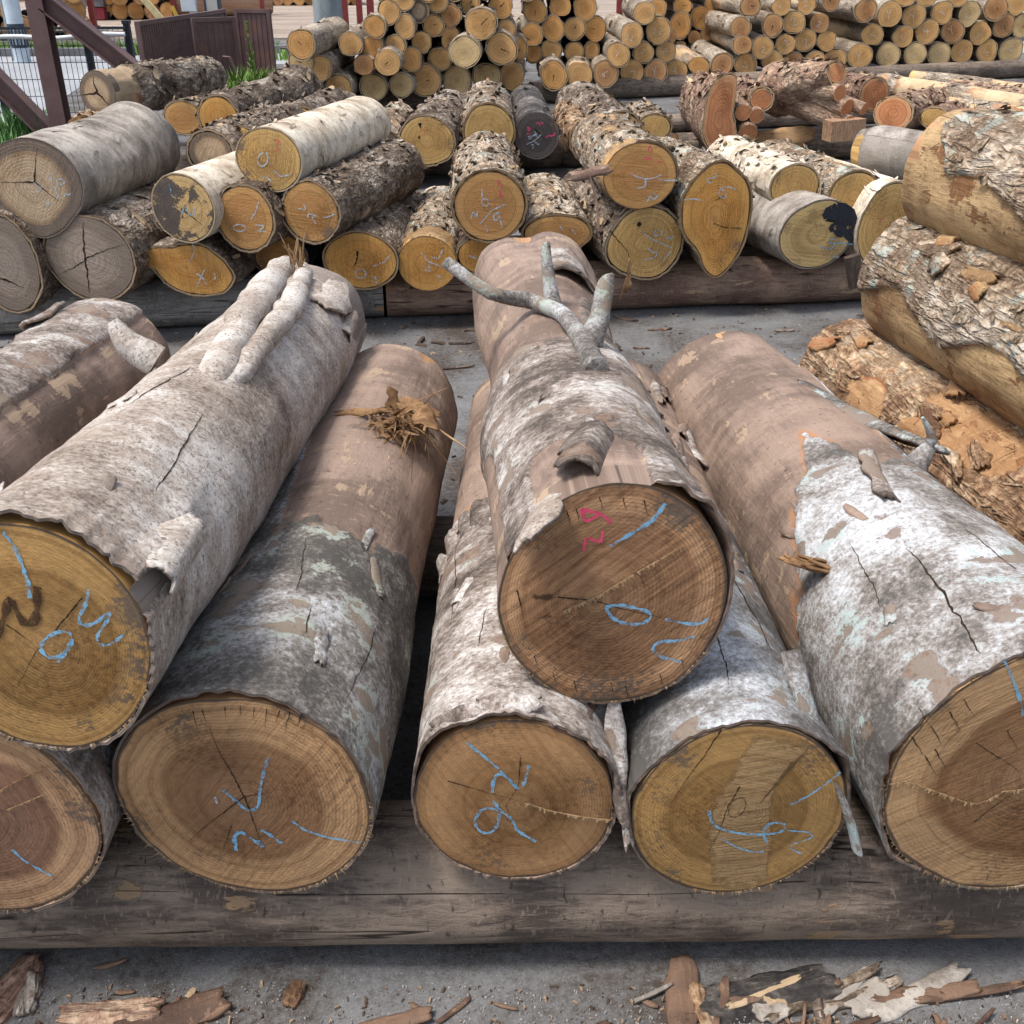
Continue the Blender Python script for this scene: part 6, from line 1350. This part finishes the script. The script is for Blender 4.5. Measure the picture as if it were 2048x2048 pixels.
def clump(name, label, px, py, n, spread, h, mat, stalk=None, w=.012):
    b = at_z(px, py); b[2] = 0; mb = MB(); blades(mb, b[0], b[1], n, spread, h, rs, w=w)
    e = empty(name, b, label, 'plant'); o = mb.build('leaves', mat, e, b, False); o['kind'] = 'stuff'
    if stalk:
        mb = MB(); tube(mb, [b, b + np.array((.02, 0, stalk * .5)), b + np.array((-.04, 0, stalk))], [.012, .010, .004], 6); mb.build('stem', mat, e, b)
        mb = MB()
        for k in range(60):
            z = rs.uniform(.3, 1) * stalk; a = rs.uniform(0, 2 * PI); l = .12 * (1.15 - z / stalk); d = np.array((math.cos(a), math.sin(a), .6)); c = b + np.array((-.02, 0, z)); s_ = np.array((-d[1], d[0], 0)) * .014
            mb.add([c - s_, c + s_, c + d * l], None, [(0, 1, 2)])
        mb.build('stem_leaves', mat, e, b, False)['kind'] = 'stuff'
clump('weed_clump', 'bright green weeds with a tall stalk at the foot of the steel gate', 512, 190, 420, .17, .34, GR1, .88)
clump('weed_clump', 'low green grass tuft between the grey log and the steel gate', 455, 200, 140, .16, .16, GR1)
clump('weed_clump', 'green leafy weed inside the mesh fence at the picture edge', 62, 285, 260, .16, .34, GR2, .42, .016)
clump('weed_clump', 'low weeds beside the fence post at the picture edge', 25, 296, 160, .18, .18, GR2)
clump('weed_clump', 'small weeds past the steel gate by the road', 600, 120, 120, .22, .22, GR1)
mb = MB()
for k in range(5200):
    u = rs.random(); x = -16 + u * 11.5; y = 20.1 + (x + 9) * .052 + .4 + abs(rs.gauss(0, .5))
    a = rs.uniform(0, 2 * PI); l = rs.uniform(.08, .26); s_ = np.array((.016, 0, 0)); b = np.array((x, y, 0)); t = b + np.array((math.cos(a) * l * .5, math.sin(a) * l * .5, l))
    mb.add([b - s_, b + s_, t], None, [(0, 1, 2)])
tag(mb.build('grass', GR1, None, smooth=False), 'strip of green grass beyond the road kerb', 'grass', kind='stuff')

# ------------------------------------------------------------------ bark and chips on the ground
BP = 'bark pieces lying in front of the nearest sleeper'
pieces = [  # px(1932), py, angle, L, W, bark, s, curl, label
 (1285, 1850, 82,   .135, .060, 'shred', -1, .25, 'dark red brown chunk of bark below the planed strip log'),
 (1432, 1805, 12, .235, .095, 'black', 1, .3, 'large dark bark slab with a bluish patch tucked under the sleeper'),
 (1470, 1826, 10, .20, .022, 'shred', -1, .3, 'long brown torn strip along the dark bark slab'),
 (1540, 1815, 24, .24, .020, 'rough', 1, .4, 'curved brown strip rising to the right beside the dark slab'),
 (1600, 1790, 18, .16, .028, 'rough', 1, .4, 'short brown strip against the sleeper underside'),
 (1440, 1862, 22, .15, .018, 'rough', -1, .3, 'thin brown sliver under the dark bark slab'),
 (1708, 1818, 25, .215, .042, 'weathered', 1, .35, 'pale grey tan bark strip pointing up to the right'),
 (1736, 1855, 5, .20, .034, 'shred', -1, .2, 'reddish brown flat strip under the pale bark strip'),
 (1830, 1866, 8, .20, .016, 'shred', -1, .2, 'thin reddish stick like strip at far right'),
 (1638, 1880, 35, .085, .052, 'weathered', -1, .2, 'pinkish grey bark scrap beside the pale bark strip'),
 (1590, 1862, 40, .14, .020, 'weathered', -1, .3, 'pale pinkish strip leading to the pinkish scrap'),
 (1548, 1890, 85, .13, .026, 'sleeper', -1, .2, 'dark upright strip at the bottom edge'),
 (1325, 1898, 100, .09, .030, 'rough_brown', 1, .2, 'brown bark scrap at the bottom edge below the red brown chunk'),
 (1360, 1838, 75, .06, .016, 'shred', -1, .2, 'small tan splinter beside the red brown chunk'),
 (1230, 1848, 25, .075, .008, 'weathered', -1, .1, 'thin grey twig left of the red brown chunk'),
 (1490, 1875, 15, .09, .03, 'rough', -1, .2, 'crumpled tan bark scrap in the middle of the litter'),
 (28, 1838, 70, .15, .075, 'cherry', 1, .3, 'dark orange brown bark chunk at the left edge'),
 (75, 1820, 100, .08, .04, 'rough', 1, .3, 'grey brown bark scrap beside the orange brown chunk'),
 (208, 1906, 4, .17, .050, 'cherry', 1, .2, 'flat brown bark strip at the bottom left'),
 (320, 1915, 20, .19, .060, 'shred', -1, .2, 'wide reddish bark piece with a raised tip at the bottom'),
 (745, 1926, 14, .13, .030, 'shred', -1, .2, 'dark red splinter at the bottom centre'),
 (570, 1790, 75, .045, .032, 'rough_brown', 1, .3, 'small curled bark scrap just below the sleeper'),
 (385, 1790, 60, .020, .012, 'rough', -1, .2, 'tiny tan chip below the cracked log end'),
 (1455, 1905, 0, .06, .035, 'weathered', 1, .2, 'pale bark scrap at the bottom edge of the litter'),
]
for k, (x, y, an, L_, W_, bk, s_, cu, lab) in enumerate(pieces):
    c = at_z(x * K, y * K, .012)
    if c[1] > 1.17: c[1] = 1.17
    d = np.array((math.cos(R(an)), math.sin(R(an)), .04)); mb = MB()
    plate(mb, c, d, (-d[1], d[0], 0), L_, W_, .009 if W_ > .03 else .005, cu, .05, .2, 820 + k * 3, 18, 9, .007 if W_ > .03 else .003, s=float(s_))
    tag(mb.build('bark_piece', BK[bk], None, c, True, c), lab, 'bark piece', BP)
BP2 = 'bark scraps on the ground between the rows'
for k, (x, y, an, L_, W_, lab) in enumerate(((868, 646, 5, .14, .03, 'bark scrap on the ground beside the topmost log, near the sleeper'), (705, 672, 5, .13, .03, 'bark scrap on the ground behind the pale tan log'), (858, 693, 12, .22, .012, 'thin stick on the ground behind the fibre nest log'),
                                     (1245, 620, 10, .15, .03, 'brown scrap on the ground near the red sleeper, right of the branch'), (1210, 655, 0, .1, .02, 'small brown scrap on the open ground behind the bare brown log'), (1660, 595, -60, .08, .04, 'yellowish leaf like scrap by the right edge stack'), (1480, 622, 0, .12, .03, 'scrap of bark on the ground before the pear shaped end'), (1180, 600, -35, .16, .03, 'split brown stick behind the topmost log'))):
    c = at_z(x * K, y * K, .008); d = np.array((math.cos(R(an)), math.sin(R(an)), .02)); mb = MB()
    plate(mb, c, d, (-d[1], d[0], 0), L_ * .75, W_ * .75, .006, .3, .05, .25, 950 + k * 3, 12, 6, .004, s=-1.0 if k % 2 else 1.0); tag(mb.build('bark_piece', BK['shred'], None, c, True, c), lab, 'bark piece', BP2)
mb = MB(); r_ = np.random.RandomState(77)
for k in range(120):
    if k < 75: c = np.array((r_.normal(.56, .20), 1.12 - abs(r_.normal(0, .10)), .006 + r_.uniform(0, .012)))
    elif k < 95: c = np.array((-.72 + r_.normal(0, .12), 1.0 + r_.normal(0, .07), .006))
    else: c = np.array((r_.uniform(-.9, 1.0), 1.16 - abs(r_.normal(0, .12)), .005))
    an = r_.normal(.3, .5) if k < 75 else r_.uniform(0, PI); dd = np.array((math.cos(an), math.sin(an), r_.normal(0, .08)))
    plate(mb, c, dd, (-dd[1], dd[0], 0), r_.uniform(.015, .085), r_.uniform(.004, .014), .003, .3, .08, .3, 3000 + k, 7, 4, .003, s=-1.0)
tag(mb.build('bark_shreds', BK['shred'], None), 'red brown bark shreds littered before the nearest sleeper', 'debris', kind='stuff')
def litter(name, n, sampler, size, mat, seed, label):
    r_ = np.random.RandomState(seed); xy = np.array([sampler(r_) for _ in range(n)])
    a = r_.uniform(0, 2 * PI, n); l = size[0] * (r_.rand(n) ** 2 * 1.6 + .25); w = l * r_.uniform(.15, .55, n); h = r_.uniform(.001, .004, n) + l * .12
    d = np.stack([np.cos(a), np.sin(a), r_.normal(0, .12, n)], -1); e = np.stack([-np.sin(a), np.cos(a), r_.normal(0, .2, n)], -1)
    c = np.stack([xy[:, 0], xy[:, 1], h * .5 + .001], -1); u = np.array((0, 0, 1.))
    vs = []
    for zz, k in ((-.5, 1), (.5, .7)):
        for sx, sy in ((-1, -1), (1, -1), (1, 1), (-1, 1)):
            vs.append(c + d * (sx * l / 2 * k * r_.uniform(.6, 1.1, n))[:, None] + e * (sy * w / 2 * k * r_.uniform(.6, 1.1, n))[:, None] + u * (zz * h)[:, None])
    V = np.stack(vs, 1).reshape(-1, 3); Q = (np.arange(n)[:, None, None] * 8 + BOXQ[None]).reshape(-1, 4); mb = MB(); mb.add(V, Q)
    tag(mb.build(name, mat, None, smooth=False), label, 'debris', kind='stuff')
CHIP1 = plain_mat('chip_tan', (.20, .13, .085), (.42, .31, .21), 3.1, .9); CHIP2 = plain_mat('chip_dark', (.05, .036, .028), (.13, .09, .065), 3.3, .9); CHIP3 = plain_mat('grit', (.28, .27, .26), (.5, .48, .45), 4.1, .9)
def s_front(r_): 
    if r_.rand() < .5: return r_.uniform(-1.3, 1.4), 1.19 - abs(r_.normal(0, .10))
    if r_.rand() < .5: return r_.normal(.55, .22), 1.13 - abs(r_.normal(0, .10))
    return r_.uniform(-1.3, 1.4), r_.uniform(.75, 1.2)
def s_mid(r_): return r_.uniform(-3.5, 3.5), r_.choice((4.7, 4.5, 5.2, 3.6, 3.3, 8.6, 9.4)) + r_.normal(0, .28)
def s_far(r_): return r_.uniform(-5, 9), r_.uniform(3, 15)
litter('wood_debris', 700, s_front, (.009, 1), CHIP1, 1, 'tan wood chips scattered before the nearest sleeper')
litter('wood_debris', 900, s_front, (.007, 1), CHIP2, 2, 'dark bark crumbs scattered before the nearest sleeper')
litter('grit', 3600, s_front, (.0035, 1), CHIP3, 3, 'pale grit scattered before the nearest sleeper')
litter('wood_debris', 1500, s_mid, (.015, 1), CHIP1, 4, 'tan bark litter on the ground between the rows')
litter('wood_debris', 1400, s_mid, (.016, 1), CHIP2, 5, 'dark bark litter on the ground between the rows')
litter('wood_debris', 1800, s_far, (.05, 1), CHIP2, 6, 'dark scattered bark litter across the yard')
